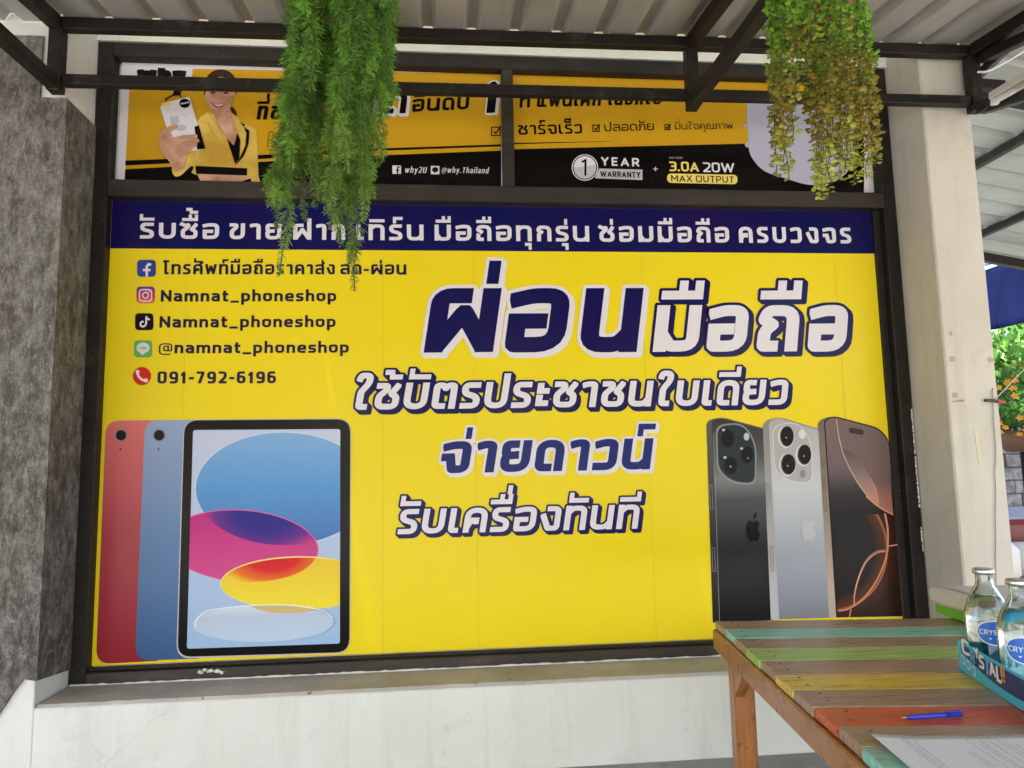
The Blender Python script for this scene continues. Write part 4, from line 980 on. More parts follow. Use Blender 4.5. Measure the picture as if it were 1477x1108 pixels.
wf(WS([(680, 545), (745, 570), (780, 640), (880, 760), (960, 905)], 6)+WS([(745, 470), (830, 600), (905, 760), (960, 890)], 5)+WS([(1150, 990), (1075, 1000)], 5)+WS([(620, 700), (640, 900)], 4), V_JACK2, 9)
wf([[(352, 432), (372, 400), (590, 345), (722, 772), (560, 800), (420, 650)]], V_WHT, 9)
wf([[(632, 592), (668, 578), (722, 772), (655, 778)], ell(553, 400, 45, 38, 32)]+WS([(405, 380), (398, 365), (450, 335), (512, 328), (522, 350)], 12), V_BLK, 10)
wf([[(364, 400), (430, 382), (440, 412), (368, 432)]], V_YT, 10)
wf(WS([(520, 405), (590, 392)], 12)+WS([(540, 500), (562, 495)], 8), V_GREY, 11)
wf([[(430, 510), (500, 500), (510, 560), (440, 575)]], V_GREY, 10)
wf([ell(520, 600, 45, 26, 24)], V_GREY, 10.4)
wf([[tuple(p) for p in arc([(345, 660), (390, 600), (440, 640), (470, 700), (560, 820), (548, 900), (500, 935), (440, 890), (380, 820), (345, 760), (345, 660)], 4)][:-1], [(430, 880), (555, 860), (545, 930), (470, 960)]], V_SKIN, 11)
for k_, st in enumerate(([(390, 640), (430, 610), (478, 588)], [(440, 705), (540, 680), (640, 672)], [(445, 745), (550, 722), (655, 708)], [(460, 785), (560, 760), (640, 738)], [(485, 822), (545, 800), (600, 780)])):
    wf(WS(st, 40-k_*2)+[ell(st[-1][0], st[-1][1], 20-k_, 20-k_, 14), ell(st[0][0], st[0][1], 20-k_, 20-k_, 14)], V_SKIN, 12+k_*.3)
    wf(WS([(st[0][0]+10, st[0][1]+20), (st[-1][0], st[-1][1]+19)], 4), V_SKIN2, 14)
# signature
sg = arc([(1225, 760), (1232, 690), (1240, 640), (1262, 625), (1280, 650), (1262, 690), (1236, 700)], 4)
sg2 = arc([(1285, 735), (1268, 740), (1272, 762), (1295, 745), (1300, 760), (1310, 735), (1320, 760), (1335, 738), (1345, 762), (1375, 742), (1420, 752), (1500, 700), (1560, 640), (1580, 700), (1600, 720)], 4)
flat('print_signature', W2([[tuple(p) for p in q] for q in squads(sg, 5, False)+squads(sg2, 5, False)]), V_BLK, u1, 3)

# ------------------------------------------------------------------ CANOPY
YT = YF-.05                      # plane of the wall truss
zc_top = at_y(725, 55.5, YT).z
zc_bot = at_y(700, 130.5, YT).z
NX = [-.085, 1.245, 2.585, 3.925]
def tilt(x): return -.014+.029*(x+.085)/4.01
tr = thing('wall_truss', 'dark steel truss fixed flat across the top of the shop window', 'truss')
bar('top_chord', (NX[0]-.03, YT, zc_top+tilt(NX[0])), (NX[3]+.03, YT, zc_top+tilt(NX[3])), .045, .050, M_STEEL, tr)
bar('bottom_chord', (NX[0]+.031, YT, zc_bot+tilt(NX[0])), (NX[3]-.031, YT, zc_bot+tilt(NX[3])), .04, .044, M_STEEL, tr)
for i, x in enumerate(NX):
    bar('post', (x, YT-.001, zc_bot+tilt(x)-(.050 if i in (0, 3) else .065)), (x, YT-.001, zc_top+tilt(x)-.026), .052, .052, M_STEEL, tr, up=Vector((0, 1, 0)))
RS = .126                        # canopy slope, falling away from the wall
zr0 = zc_top+.026+.008           # underside of the sheets at the wall truss
def zr(y): return zr0+(y-YT)*RS
labs = ['steel cantilever truss projecting over the stone clad pier', 'steel cantilever truss behind the feathery hanging plant', 'steel cantilever truss right of the window mullion', 'steel cantilever truss over the cream column']
for i, x in enumerate(NX):
    c_ = thing('cantilever_truss', labs[i], 'truss', 'steel trusses carrying the canopy')
    y1 = YT-.032; y2 = -3.0
    yb2 = -2.9
    bar('top_chord', (x, y1, zr(y1)+tilt(x)-.035), (x, y2-2.9, zr(y2-2.9)+tilt(x)-.035), .05, .055, M_STEEL, c_)
    bar('bottom_chord', (x, y1, zc_bot-.035), (x, yb2, zr(yb2)-.09), .05, .05, M_STEEL, c_)
    for k, yy in enumerate((-1.15, -2.0)):
        zb = zc_bot-.035+(zr(yb2)-.09-zc_bot+.035)*((yy-y1)/(yb2-y1))
        bar('web', (x, yy, zb+.026), (x, yy, zr(yy)-.064), .035, .035, M_STEEL, c_, up=Vector((0, 1, 0)))
# purlins
rf = thing('canopy_roof', 'pale ribbed metal canopy roof sloping away from the shop wall', 'roof', loc=(0, 0, 0))
for yy in (-1.55, -2.75, -4.0, -5.0, -5.95):
    bar('purlin', (-3.2, yy, zr(yy)+tilt(-3.2)-.03), (4.25, yy, zr(yy)+tilt(4.25)-.03), .045, .05, M_STEEL, rf)
# ribbed sheets
def ribbed(name, x0, x1, ya, yb, zf, pitch=.19, rib=.035, mat=M_ROOF, parent=None, lip=0):
    xs = []
    x = x0
    while x < x1-1e-6:
        xs += [(x, 0), (x+pitch-.075, 0), (x+pitch-.055, rib), (x+pitch-.02, rib), (x+pitch, 0)]
        x += pitch
    V = []; m = len(xs)
    ny = 6
    for j in range(ny+1):
        y = ya+(yb-ya)*j/ny
        for (xx, dz) in xs: V.append((xx, y, zf(y)+tilt(xx)+dz+random.uniform(-.001, .001)))
    Fc = []
    for j in range(ny):
        for i in range(m-1): Fc.append((j*m+i, (j+1)*m+i, (j+1)*m+i+1, j*m+i+1))
    return mesh_obj(name, V, Fc, mat, parent)
for k in range(10):
    x0 = -3.1+.76*k
    dz = .0015*(k % 2)
    ribbed('roof_sheet', x0, x0+.76-.0001, YT+.045, -6.1, lambda y, dz=dz: zr(y)+dz, parent=rf)
# pale strip light / clips visible in the rib ends come from the open gap above the wall

# ------------------------------------------------------------------ SIDE ROOF on the right
side = thing('side_roof', 'green grey ribbed roof over the side yard, right of the column', 'roof')
SX0, SZ0, SS = 3.97, 3.193, .17
def sz(x): return SZ0-(x-SX0)*SS
def side_sheet(y0, y1, k):
    ys = []; y = y0
    while y < y1-1e-6:
        ys += [(y, 0), (y+.135, 0), (y+.15, .03), (y+.18, .03), (y+.2, 0)]; y += .2
    V = []; m = len(ys)
    for x in (SX0, 5.6, 7.2):
        for yy, dz in ys: V.append((x, yy, sz(x)+dz+.001*(k % 2)))
    Fc = []
    for j in range(2):
        for i in range(m-1): Fc.append((j*m+i, j*m+i+1, (j+1)*m+i+1, (j+1)*m+i))
    M = mesh_obj('roof_sheet', V, Fc, M_SROOF, side)
t = NT('greenish_roof_sheet'); t.col(t.ramp(t.noise(2, 5, .6), [(.3, (.30, .33, .29)), (.7, (.42, .44, .40))])); t.rough(.5); M_SROOF = t.m
for k in range(6): side_sheet(-4+k*.999, -4+k*.999+1.0, k)
for xx in (4.75, 5.5, 6.3, 7.1): bar('purlin', (xx, -4, sz(xx)-.03), (xx, 1.98, sz(xx)-.03), .04, .05, M_STEEL, side)
for yy in (-.10, 1.85): bar('rafter', (3.96, yy, sz(3.96)-.10), (7.2, yy, sz(7.2)-.10), .05, .07, M_STEEL, side)
# braces meeting at the column head
br = thing('corner_brace', 'pair of dark steel braces fanning out from the column head', 'brace')
pA = Vector((NX[3]+.03, YT-.03, zc_top-.03)); pB = Vector((NX[3]+.03, YT-.03, zc_bot-.03))
def toward(px, py, Y): return at_y(px, py, Y)
bar('brace', pA, toward(1500, 44, -.75), .045, .045, M_STEEL, br)
bar('brace', pB, toward(1510, 128, -.85), .045, .045, M_STEEL, br)
bar('brace', Vector((NX[3]+.03, YT+.02, zc_top-.10)), toward(1460, 62, -.45), .035, .035, M_STEEL, br)
bar('brace', Vector((NX[3]+.03, YT-.0, zc_bot+.10)), toward(1447, 125, -.36), .04, .045, M_STEEL, br)
# strip lamp (off)
lampt = thing('strip_lamp', 'unlit white fluorescent batten hanging under the side roof', 'lamp')
M_LAMPW = plain('lamp_white', (.75, .74, .72), .35)
pa, pb = at_y(1432, 138, -.55), at_y(1500, 98, -.95)
bar('batten', pa, pb, .035, .03, M_LAMPW, lampt, .004)
d_ = (pb-pa).normalized()
tube('lamp_tube', [pa+d_*.03-Vector((0, 0, .03)), pb-d_*.03-Vector((0, 0, .03))], .012, plain('lamp_tube_glass', (.8, .8, .8), .2), lampt)
bar('end_cap', pa+d_*.002-Vector((0, 0, .03)), pa+d_*.028-Vector((0, 0, .03)), .03, .03, M_LAMPW, lampt, .004)
o = tube('cable', arc([at_y(1410, 104, -.40), at_y(1424, 103, -.42), at_y(1450, 90, -.45), at_y(1490, 66, -.5)], 6), .005, M_LAMPW)
tag(o, 'white cable looping under the side roof beside the column head', 'cable')

# ------------------------------------------------------------------ THINGS ON THE COLUMN
M_TAPE = plain('brown_tape', (.45, .30, .19), .5, var=.2, vs=80)
cf = YF-.0015
def colbox(name, px, py, wx, hz, mat, label, cat, group=None, th=.0012, rot=0):
    p = at_y(px, py, YF)
    bm = box_bm((-wx/2, -th, -hz/2), (wx/2, 0, hz/2), 0)
    bmesh.ops.rotate(bm, cent=(0, 0, 0), matrix=Matrix.Rotation(rot, 3, 'Y'), verts=bm.verts[:])
    bmesh.ops.translate(bm, vec=(p.x, YF-.0005, p.z), verts=bm.verts[:])
    return tag(bm_obj(name, bm, mat), label, cat, group)
tg = 'tape scraps on the column'
colbox('tape_scrap', 1371.5, 481, .013, .020, M_TAPE, 'small torn tape scrap, highest on the left of the column', 'tape', tg, rot=.1)
colbox('tape_scrap', 1373.5, 518, .024, .022, M_TAPE, 'square brown tape scrap on the column, middle of the left row', 'tape', tg)
colbox('tape_scrap', 1377.5, 570, .024, .022, M_TAPE, 'square brown tape scrap on the column, lowest of the left row', 'tape', tg)
colbox('tape_scrap', 1428.5, 519.5, .024, .022, M_TAPE, 'square brown tape scrap near the right edge of the column', 'tape', tg)
colbox('tape_strip', 1410.5, 644, .016, .17, plain('yellowed_tape', (.60, .55, .38), .4), 'long yellowed tape strip stuck upright on the column', 'tape', rot=-.05)
p = at_y(1379, 580, YF)
o = tube('nail', [p+Vector((-.014, -.002, 0)), p+Vector((0, -.02, .004)), p+Vector((.014, -.03, .004))], .0045, plain('nail_putty', (.55, .48, .38), .6)); tag(o, 'stubby pale hook just under the lowest tape scrap', 'hook')
p1, p2 = at_y(1421, 577.5, YF-.012), at_y(1437, 578.5, YF-.012); p3 = at_y(1447, 580.5, YF-.012)
cl = thing('clip', 'black and red clamp clip gripping the column corner', 'clip')
bar('jaw', p1, p2, .018, .012, plain('black_plastic', (.03, .03, .03), .4), cl, .002)
bar('handle', p2+(p3-p2)*.03, p3, .02, .013, plain('red_plastic', (.5, .03, .04), .35), cl, .002)
pts = [at_y(x, y, YF-.006) for x, y in ((1431.5, 560), (1433, 600), (1434.5, 622), (1436.3, 650), (1435.2, 682), (1436.4, 710), (1435.6, 745), (1436.6, 775), (1436, 800), (1437, 850), (1437.5, 900))]
o = tube('wire', arc(pts, 5), .0022, plain('grey_wire', (.28, .28, .27), .5), n=6); tag(o, 'thin grey wire running down the face of the column', 'wire')
o = tube('string', [at_y(1434, 577, YF-.015), at_y(1455, 556, -.2), at_y(1480, 530, -.1)], .0022, plain('pale_string', (.6, .58, .5), .7), n=6); tag(o, 'pale string stretched from the clip towards the garden', 'string')

# ------------------------------------------------------------------ TABLE
TZ = .75
A0 = at_z(1029, 896, TZ); TH = R(-7.2)
ux = Vector((math.cos(TH), math.sin(TH), 0)); uy = Vector((-math.sin(TH), math.cos(TH), 0))   # uy points to the wall
tb = thing('wooden_table', 'wooden table topped with brown and brightly painted planks', 'table', loc=(A0.x, A0.y, GZ))
def tp(a_, b_, z): return A0+ux*a_-uy*b_+Vector((0, 0, z-TZ))
def tchild(o): return child(o, tb)
TWD = 1.35
wid = [('brown', .113), ('teal', .116), ('brown', .112), ('green', .122), ('brown', .120), ('yellow', .118), ('brown', .112), ('red', .110), ('brown', .103), ('teal', .12), ('brown', .115), ('green', .12), ('brown', .115), ('yellow', .12)]
def tbox(name, a0, a1, b0, b1, z0, z1, mat, bv=.0025):
    bm = box_bm((a0, -b1, z0-TZ), (a1, -b0, z1-TZ), bv)
    bmesh.ops.rotate(bm, cent=(0, 0, 0), matrix=Matrix.Rotation(TH, 3, 'Z'), verts=bm.verts[:])
    bmesh.ops.translate(bm, vec=A0, verts=bm.verts[:])
    return tchild(bm_obj(name, bm, mat))
b_ = 0; random.seed(11)
for nm, w_ in wid:
    pl_ = tbox('plank', random.uniform(-.003, .003)+.004, TWD, b_+.0018, b_+w_-.0018, TZ-.022, TZ+random.uniform(-.0012, .0012), M_PW[nm], .0022)
    pl_['label'] = {'brown': 'bare brown plank', 'teal': 'teal painted plank', 'green': 'green painted plank', 'yellow': 'yellow painted plank', 'red': 'orange red painted plank'}[nm]
    b_ += w_
TL = b_
M_NAIL = plain('rusty_nail', (.07, .05, .04), .5, .6)
bb_ = 0; random.seed(61)
planks_ = [o for o in tb.children if o.name.startswith('plank')]
for (nm, w_), pk in zip(wid, planks_):
    for a_ in (.05, TWD-.05):
        for f_ in (.28, .72):
            c_ = tp(a_+random.uniform(-.008, .008), bb_+w_*f_+random.uniform(-.006, .006), TZ+.0013)
            bm = bmesh.new(); bmesh.ops.create_cone(bm, cap_ends=True, segments=10, radius1=.0034, radius2=.0028, depth=.0012)
            bmesh.ops.translate(bm, vec=c_-A0*0, verts=bm.verts[:])
            o = bm_obj('nail', bm, M_NAIL); o.parent = pk; o.matrix_parent_inverse = pk.matrix_parent_inverse.copy()
            o.matrix_parent_inverse = Matrix.Identity(4)
    bb_ += w_
# edge rails (apron) in orange wood
tbox('side_rail', -.004, .028, .0, TL, TZ-.085, TZ-.0235, M_ORWOOD, .004)
tbox('side_rail', TWD-.03, TWD, .0, TL, TZ-.085, TZ-.0235, M_ORWOOD, .004)
tbox('end_rail', .03, TWD-.032, .004, .032, TZ-.095, TZ-.024, M_ORWOOD, .004)
tbox('end_rail', .03, TWD-.032, TL-.035, TL-.004, TZ-.095, TZ-.024, M_ORWOOD, .004)
for a_ in (.029, TWD-.095):
    for bb in (.034, TL-.105):
        tbox('leg', a_, a_+.062, bb, bb+.062, GZ, TZ-.025, M_ORWOOD, .005)
def prism(name, pts, mat, thick):
    m = len(pts); V = [Vector(p) for p in pts]+[Vector(p)+thick for p in pts]
    Fc = [tuple(range(m)), tuple(reversed(range(m, 2*m)))]+[(i, i+m, (i+1) % m+m, (i+1) % m) for i in range(m)]
    bm = bmesh.new(); vs = [bm.verts.new(v) for v in V]
    for f in Fc: bm.faces.new([vs[i] for i in f])
    bmesh.ops.recalc_face_normals(bm, faces=bm.faces[:])
    return tchild(bm_obj(name, bm, mat))
prism('corner_block', [tp(.03, .098, TZ-.086), tp(.03, .22, TZ-.086), tp(.03, .098, TZ-.20)], M_ORWOOD, ux*.03)
prism('corner_block', [tp(.03, TL-.107, TZ-.086), tp(.03, TL-.23, TZ-.086), tp(.03, TL-.107, TZ-.20)], M_ORWOOD, ux*.03)

# pen
pe_ = thing('pen', 'blue ballpoint pen lying on the orange red plank', 'pen')
q0, q1 = at_z(1299, 1035.5, TZ+.006), at_z(1388, 1030, TZ+.006)
dd = (q1-q0).normalized(); Lp = (q1-q0).length
M_PEN = plain('blue_pen_plastic', (.03, .05, .55), .25)
tube('pen_barrel', [q0+dd*.012, q0+dd*.02, q0+dd*(Lp*.72)], [.0025, .0047, .0048], M_PEN, pe_, 12)
tube('pen_tip', [q0, q0+dd*.0118], [.0008, .0022], plain('pen_tip_metal', (.6, .5, .4), .3, 1), pe_, 10)
tube('pen_cap', [q0+dd*(Lp*.722), q0+dd*(Lp*.98), q0+dd*Lp], [.0052, .0052, .003], M_PEN, pe_, 12)
bar('pen_clip', q0+dd*(Lp*.74)+Vector((0, 0, .0072)), q0+dd*(Lp*.97)+Vector((0, 0, .0072)), .003, .0015, M_PEN, pe_, .0005)

# paper
pc = at_z(1257, 1063.5, TZ+.004); pr = at_z(1477, 1060, TZ+.004); pl2 = at_z(1311, 1108, TZ+.004)
e_t = (pr-pc).normalized(); e_l = (pl2-pc).normalized()
M_PAPER = plain('white_paper', (.78, .80, .84), .6)
V, Fc = [], []
nx, ny = 20, 14
for j in range(ny+1):
    for i in range(nx+1):
        u_, v_ = i/nx, j/ny
        lift = .006*max(0, 1-u_*5)*(1-v_) + .004*max(0, .3-v_)*abs(math.sin(u_*7))
        V.append(pc+e_t*(u_*.42)+e_l*(v_*.30)+Vector((0, 0, lift)))
for j in range(ny):
    for i in range(nx): Fc.append((j*(nx+1)+i, (j+1)*(nx+1)+i, (j+1)*(nx+1)+i+1, j*(nx+1)+i+1))
pap = mesh_obj('paper_sheet', V, Fc, M_PAPER, smooth=True)
tag(pap, 'printed white form lying on the near right planks', 'paper')
sm = pap.modifiers.new('thickness', 'SOLIDIFY'); sm.thickness = .001; sm.offset = -1
M_INK = plain('grey_ink', (.22, .22, .27), .7)
V, Fc = [], []
random.seed(5)
def inkline(a0, b0, b1):
    q = b0
    while q < b1-.002:
        L = random.uniform(.004, .014); r_ = min(q+L, b1)
        base = [pc+e_t*(a0+k_)+e_l*v_+Vector((0, 0, .0035+.006*max(0, 1-(a0/.42)*5)*(1-v_/.3)+.004*max(0, .3-v_/.3))) for k_, v_ in ((0, q), (.0012, q), (.0012, r_), (0, r_))]
        n0 = len(V); V.extend(base); Fc.append((n0, n0+1, n0+2, n0+3)); q = r_+random.uniform(.001, .003)
for a0, b0, b1 in ((.040, .028, .26), (.047, .025, .26), (.056, .04, .2), (.125, .08, .14), (.132, .08, .14), (.150, .03, .25), (.165, .05, .25), (.172, .03, .25), (.187, .04, .25), (.203, .03, .2), (.212, .04, .12), (.222, .05, .2), (.26, .03, .2), (.27, .05, .2)):
    inkline(a0, b0, b1)
mesh_obj('print_lines', V, Fc, M_INK, pap)

# storage box (white lid, green body) at the back of the table
bx = thing('storage_box', 'shallow white lidded box with green body on the table back corner', 'box')
c0 = at_z(1345, 884, TZ); c1 = at_z(1400, 904, TZ)
M_LID = plain('off_white_plastic', (.55, .53, .47), .35, var=.05); M_GRN = plain('bright_green_plastic', (.10, .42, .03), .35)
bdir = (c1-c0).normalized(); bn = Vector((-bdir.y, bdir.x, 0)); 
if bn.x < 0: bn = -bn
def bprism(name, a0, a1, n0, n1, z0, z1, mat, bv):
    bm = box_bm((a0, n0, z0), (a1, n1, z1), bv)
    M = Matrix(((bdir.x, bn.x, 0, c0.x), (bdir.y, bn.y, 0, c0.y), (0, 0, 1, 0), (0, 0, 0, 1)))
    bmesh.ops.transform(bm, matrix=M, verts=bm.verts[:]); bmesh.ops.recalc_face_normals(bm, faces=bm.faces[:])
    return bm_obj(name, bm, mat, bx)
bprism('box_body', .006, .16, .006, .42, TZ+.001, TZ+.036, M_GRN, .004)
bprism('box_body', .162, .40, .006, .42, TZ+.001, TZ+.036, M_LID, .004)
lid = bprism('lid', -.006, .41, -.006, .43, TZ+.034, TZ+.084, M_LID, .009)
bprism('lid_rim', .03, .375, .03, .395, TZ+.0842, TZ+.089, plain('lid_panel_grey', (.50, .50, .50), .3), .003)

# drinks tray
tray = thing('drinks_tray', 'blue printed cardboard tray holding glass water bottles', 'tray')
t0 = at_z(1384, 966, TZ); t1 = at_z(1477, 1028, TZ)
du = (t1-t0).normalized(); dn = Vector((-du.y, du.x, 0))
if dn.x < 0: dn = -dn
HT = .070; TLn = .40; TDp = .27
M_CY = plain('cyan_card', (.05, .50, .68), .4, var=.08); M_CNV = plain('navy_card', (.015, .03, .16), .4)
def trp(a_, n_, z): return t0+du*a_+dn*n_+Vector((0, 0, z))
def trbox(name, a0, a1, n0, n1, z0, z1, mat):
    bm = box_bm((a0, n0, z0), (a1, n1, z1), .0008)
    M = Matrix(((du.x, dn.x, 0, t0.x), (du.y, dn.y, 0, t0.y), (0, 0, 1, TZ), (0, 0, 0, 1)))
    bmesh.ops.transform(bm, matrix=M, verts=bm.verts[:]); bmesh.ops.recalc_face_normals(bm, faces=bm.faces[:])
    return bm_obj(name, bm, mat, tray)
trbox('tray_side', 0, TLn, 0, .003, .001, HT, M_CY)
trbox('tray_side', 0, TLn, TDp-.003, TDp, .001, HT, M_CY)
trbox('tray_end', 0, .003, .0032, TDp-.0032, .001, HT, M_CY)
trbox('tray_end', TLn-.003, TLn, .0032, TDp-.0032, .001, HT, M_CY)
trbox('tray_base', .0032, TLn-.0032, .0032, TDp-.0032, .001, .004, M_CY)
TP = Plane(t0, du, Vector((0, 0, 1)), -dn)
wave = [(.02, HT-.006)]+[(.02+.38*i/20, HT-.006) for i in range(1, 21)]+[(.395-.375*i/24, (.030-.018*math.sin((1-i/24)*3.2)+.016*(i/24)) ) for i in range(25)]
emit('print_field', TP, [[wave]], M_CNV, tray, .0006)
M_CW = plain('white_card_print', (.80, .80, .78), .4); M_CB = plain('blue_card_print', (.10, .42, .70), .4); M_CO = plain('orange_card_print', (.75, .38, .05), .4)
def tray_text(ch, x0, w_, zb, h_, mat, rot=0, s_=.24):
    u_, W_ = layout(ch, s_)
    us = []
    for u in u_:
        us.append([[(x0+(p[0]*math.cos(rot)-p[1]*h_/w_*W_*math.sin(rot)*0)*w_/W_ - p[1]*h_*math.sin(rot), zb+p[1]*h_+p[0]*w_/W_*math.sin(rot)) for p in q] for q in u])
    emit('lettering', TP, us, mat, tray, .0016)
tray_text('C', .028, .042, .046, .034, M_CW, 0)
for ch, x0, w_, zb, h_, mt, r_ in (('R', .072, .024, .040, .026, M_CB, -.08), ('Y', .097, .022, .052, .022, M_CW, .15), ('S', .116, .026, .036, .030, M_CW, 0), ('T', .142, .026, .032, .036, M_CB, -.1), ('A', .166, .030, .034, .030, M_CW, .08), ('L', .197, .022, .030, .032, M_CW, 0), ('!', .219, .007, .036, .030, M_CO, 0), ('!', .229, .007, .036, .030, M_CO, 0)):
    tray_text(ch, x0, w_, zb, h_, mt, r_)
for x_, z_ in ((.030, .030), (.058, .026), (.086, .020)):
    emit('printed_badge', TP, [[ell(x_, z_, .011, .011, 24)]], M_CW, tray, .0016)
    emit('printed_badge', TP, [[ell(x_, z_, .008, .008, 24)]], M_CB, tray, .0022)

# bottles
gt = NT('clear_bottle_glass'); gt.col((.93, .97, .97)); gt.rough(.02); gt.b.inputs['Transmission Weight'].default_value = 1; gt.b.inputs['IOR'].default_value = 1.45; M_GLASS = gt.m
wt = NT('bottled_water'); wt.col((.96, .98, .98)); wt.rough(0); wt.b.inputs['Transmission Weight'].default_value = 1; wt.b.inputs['IOR'].default_value = 1.33; M_WATER = wt.m
M_CAP = plain('silver_cap', (.62, .62, .62), .28, .9); M_LBL = plain('label_blue', (.02, .15, .60), .35); M_LBW = plain('label_white', (.82, .82, .82), .4)
def bottle(c, k, lab, turn, rk=1.0):
    t = thing('water_bottle', lab, 'bottle', 'glass water bottles in the blue tray', loc=c)
    z = lambda q: q*k
    prof = [(.002, 0), (.034, 0), (.0375, .004), (.038, .012), (.038, .135), (.0385, .138), (.0385, .142), (.037, .150), (.030, .178), (.022, .198), (.0165, .210), (.0145, .220), (.0145, .236), (.016, .238), (.016, .244), (.0145, .246)]
    pin = [(.0125, .245), (.0125, .220), (.0145, .208), (.020, .196), (.028, .176), (.0345, .148), (.0355, .13), (.0355, .012), (.033, .006), (.002, .005)]
    o_ = lathe('glass', [(r*k*rk, z(h)) for r, h in prof+pin], (0, 0, 0), M_GLASS, t, 40)
    wat = [(.002, .0055), (.0328, .0065), (.0353, .0125), (.0353, .13), (.0343, .1475), (.0278, .1755), (.024, .186), (.001, .186)]
    lathe('water', [(r*k*rk, z(h)) for r, h in wat], (0, 0, 0), M_WATER, t, 40)
    lathe('cap', [(.001, .252*k), (.0165*k*rk, .2515*k), (.0185*k*rk, .2485*k), (.0188*k*rk, .240*k), (.0178*k*rk, .2385*k), (.0165*k*rk, .2465*k), (.001, .2475*k)], (0, 0, 0), M_CAP, t, 28)
    # oval label bent round the body
    rr = .0384*k*rk
    def lab_pt(x_, z_, dr): 
        an = x_/rr+turn; return ((rr+dr)*math.cos(an), (rr+dr)*math.sin(an), z_)
    def bent(name, groups, mat, dr):
        V, Fc = [], []
        for gi, g in enumerate(groups):
            v, f = union(g); b0 = len(V)
            V += [lab_pt(q[0], q[1], dr+gi % 3*.00005) for q in v]; Fc += [[b0+i for i in t_] for t_ in f]
        m_ = mesh_obj(name, V, Fc, mat, t); return m_
    zc = .106*k; ex, ez = .036, .0275
    def gridell(ax_, az_):
        # strips so the label follows the curve
        ps = []; n_ = 16
        for i in range(n_):
            x0_, x1_ = -ax_+2*ax_*i/n_, -ax_+2*ax_*(i+1)/n_
            h0, h1 = az_*math.sqrt(max(0, 1-(x0_/ax_)**2)), az_*math.sqrt(max(0, 1-(x1_/ax_)**2))
            ps.append([(x0_, zc-h0), (x1_, zc-h1), (x1_, zc+h1), (x0_, zc+h0)] if h0 > 0 and h1 > 0 else ([(x0_, zc), (x1_, zc-h1), (x1_, zc+h1)] if h0 == 0 else [(x0_, zc-h0), (x1_, zc), (x0_, zc+h0)]))
        return [[p] for p in ps]
    def bent2(name, groups, mat, dr):
        V, Fc = [], []
        for g in groups:
            for p in g:
                b0 = len(V); V += [lab_pt(q[0], q[1], dr) for q in p]; Fc.append(list(range(b0, b0+len(p))))
        return mesh_obj(name, V, Fc, mat, t)
    lb = bent2('label', gridell(ex, ez), M_LBW, .0004)
    bent2('label', gridell(ex*.92, ez*.9), M_LBL, .0009)
    u_, W_ = layout('CRYSTAL', .17, .14); tw = ex*1.6; th_ = .0115*k
    bent('lettering', [[[(-tw/2+p[0]*tw/W_, zc-.004*k+p[1]*th_) for p in q] for q in u] for u in u_], M_LBW, .0014)
    bent('lettering', [[ell(.010*k, zc+.014*k, .003*k, .0016*k, 10)], [ell(-.010*k, zc-.013*k, .003*k, .0016*k, 10)]], M_LBW, .0014)
    return t
def place_b(a_, off, k, lab, turn_off, rk):
    c = t0+du*a_+dn*off; c = Vector((c.x, c.y, TZ+.005))
    return bottle(c, k, lab, math.atan2(CAM.y-c.y, CAM.x-c.x)+turn_off, rk)
place_b(.045, .052, .94, 'left glass water bottle standing in the blue tray', .25, 1.28)
place_b(.205, .052, .94, 'right glass water bottle in the blue tray, cut by the frame edge', .05, 1.28)

# ------------------------------------------------------------------ HANGING PLANTS
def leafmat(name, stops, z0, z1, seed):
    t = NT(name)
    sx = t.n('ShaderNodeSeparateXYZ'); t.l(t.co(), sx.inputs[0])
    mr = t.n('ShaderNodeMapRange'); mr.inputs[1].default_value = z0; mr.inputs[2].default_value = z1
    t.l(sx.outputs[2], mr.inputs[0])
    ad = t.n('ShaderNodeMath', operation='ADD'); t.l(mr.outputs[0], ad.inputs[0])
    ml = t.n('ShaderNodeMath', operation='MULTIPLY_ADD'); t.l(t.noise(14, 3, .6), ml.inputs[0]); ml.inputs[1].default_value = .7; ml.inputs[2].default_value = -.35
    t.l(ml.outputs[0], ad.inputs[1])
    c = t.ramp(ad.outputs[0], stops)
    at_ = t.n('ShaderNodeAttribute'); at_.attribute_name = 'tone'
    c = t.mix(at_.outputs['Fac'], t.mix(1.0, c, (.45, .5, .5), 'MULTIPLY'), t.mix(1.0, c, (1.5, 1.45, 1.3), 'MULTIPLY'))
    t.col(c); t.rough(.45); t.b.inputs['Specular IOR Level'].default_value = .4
    t.b.inputs['Subsurface Weight'].default_value = 0
    # thin leaves let some light through
    tr_ = t.n('ShaderNodeBsdfTranslucent'); t.l(c, tr_.inputs[0])
    mx_ = t.n('ShaderNodeMixShader'); mx_.inputs[0].default_value = .3
    t.l(t.b.outputs[0], mx_.inputs[1]); t.l(tr_.outputs[0], mx_.inputs[2]); t.l(mx_.outputs[0], t.o.inputs[0])
    return t.m
def toned(name, V, Fc, T, mat, parent):
    o = mesh_obj(name, V, Fc, mat, parent)
    at_ = o.data.attributes.new('tone', 'FLOAT', 'FACE')
    at_.data.foreach_set('value', T); return o
def bez(p0, p1, p2, p3, n):
    return [p0*(1-t)**3+p1*3*t*(1-t)**2+p2*3*t*t*(1-t)+p3*t**3 for t in [i/n for i in range(n+1)]]
rv = lambda s_: Vector((random.gauss(0, s_), random.gauss(0, s_), random.gauss(0, s_)))
M_POT = plain('terracotta_brown_pot', (.20, .055, .022), .6, var=.3, vs=20)
M_STEM = plain('plant_stem', (.09, .10, .035), .7)
M_HOOK = plain('hanger_wire', (.05, .05, .05), .4, .8)

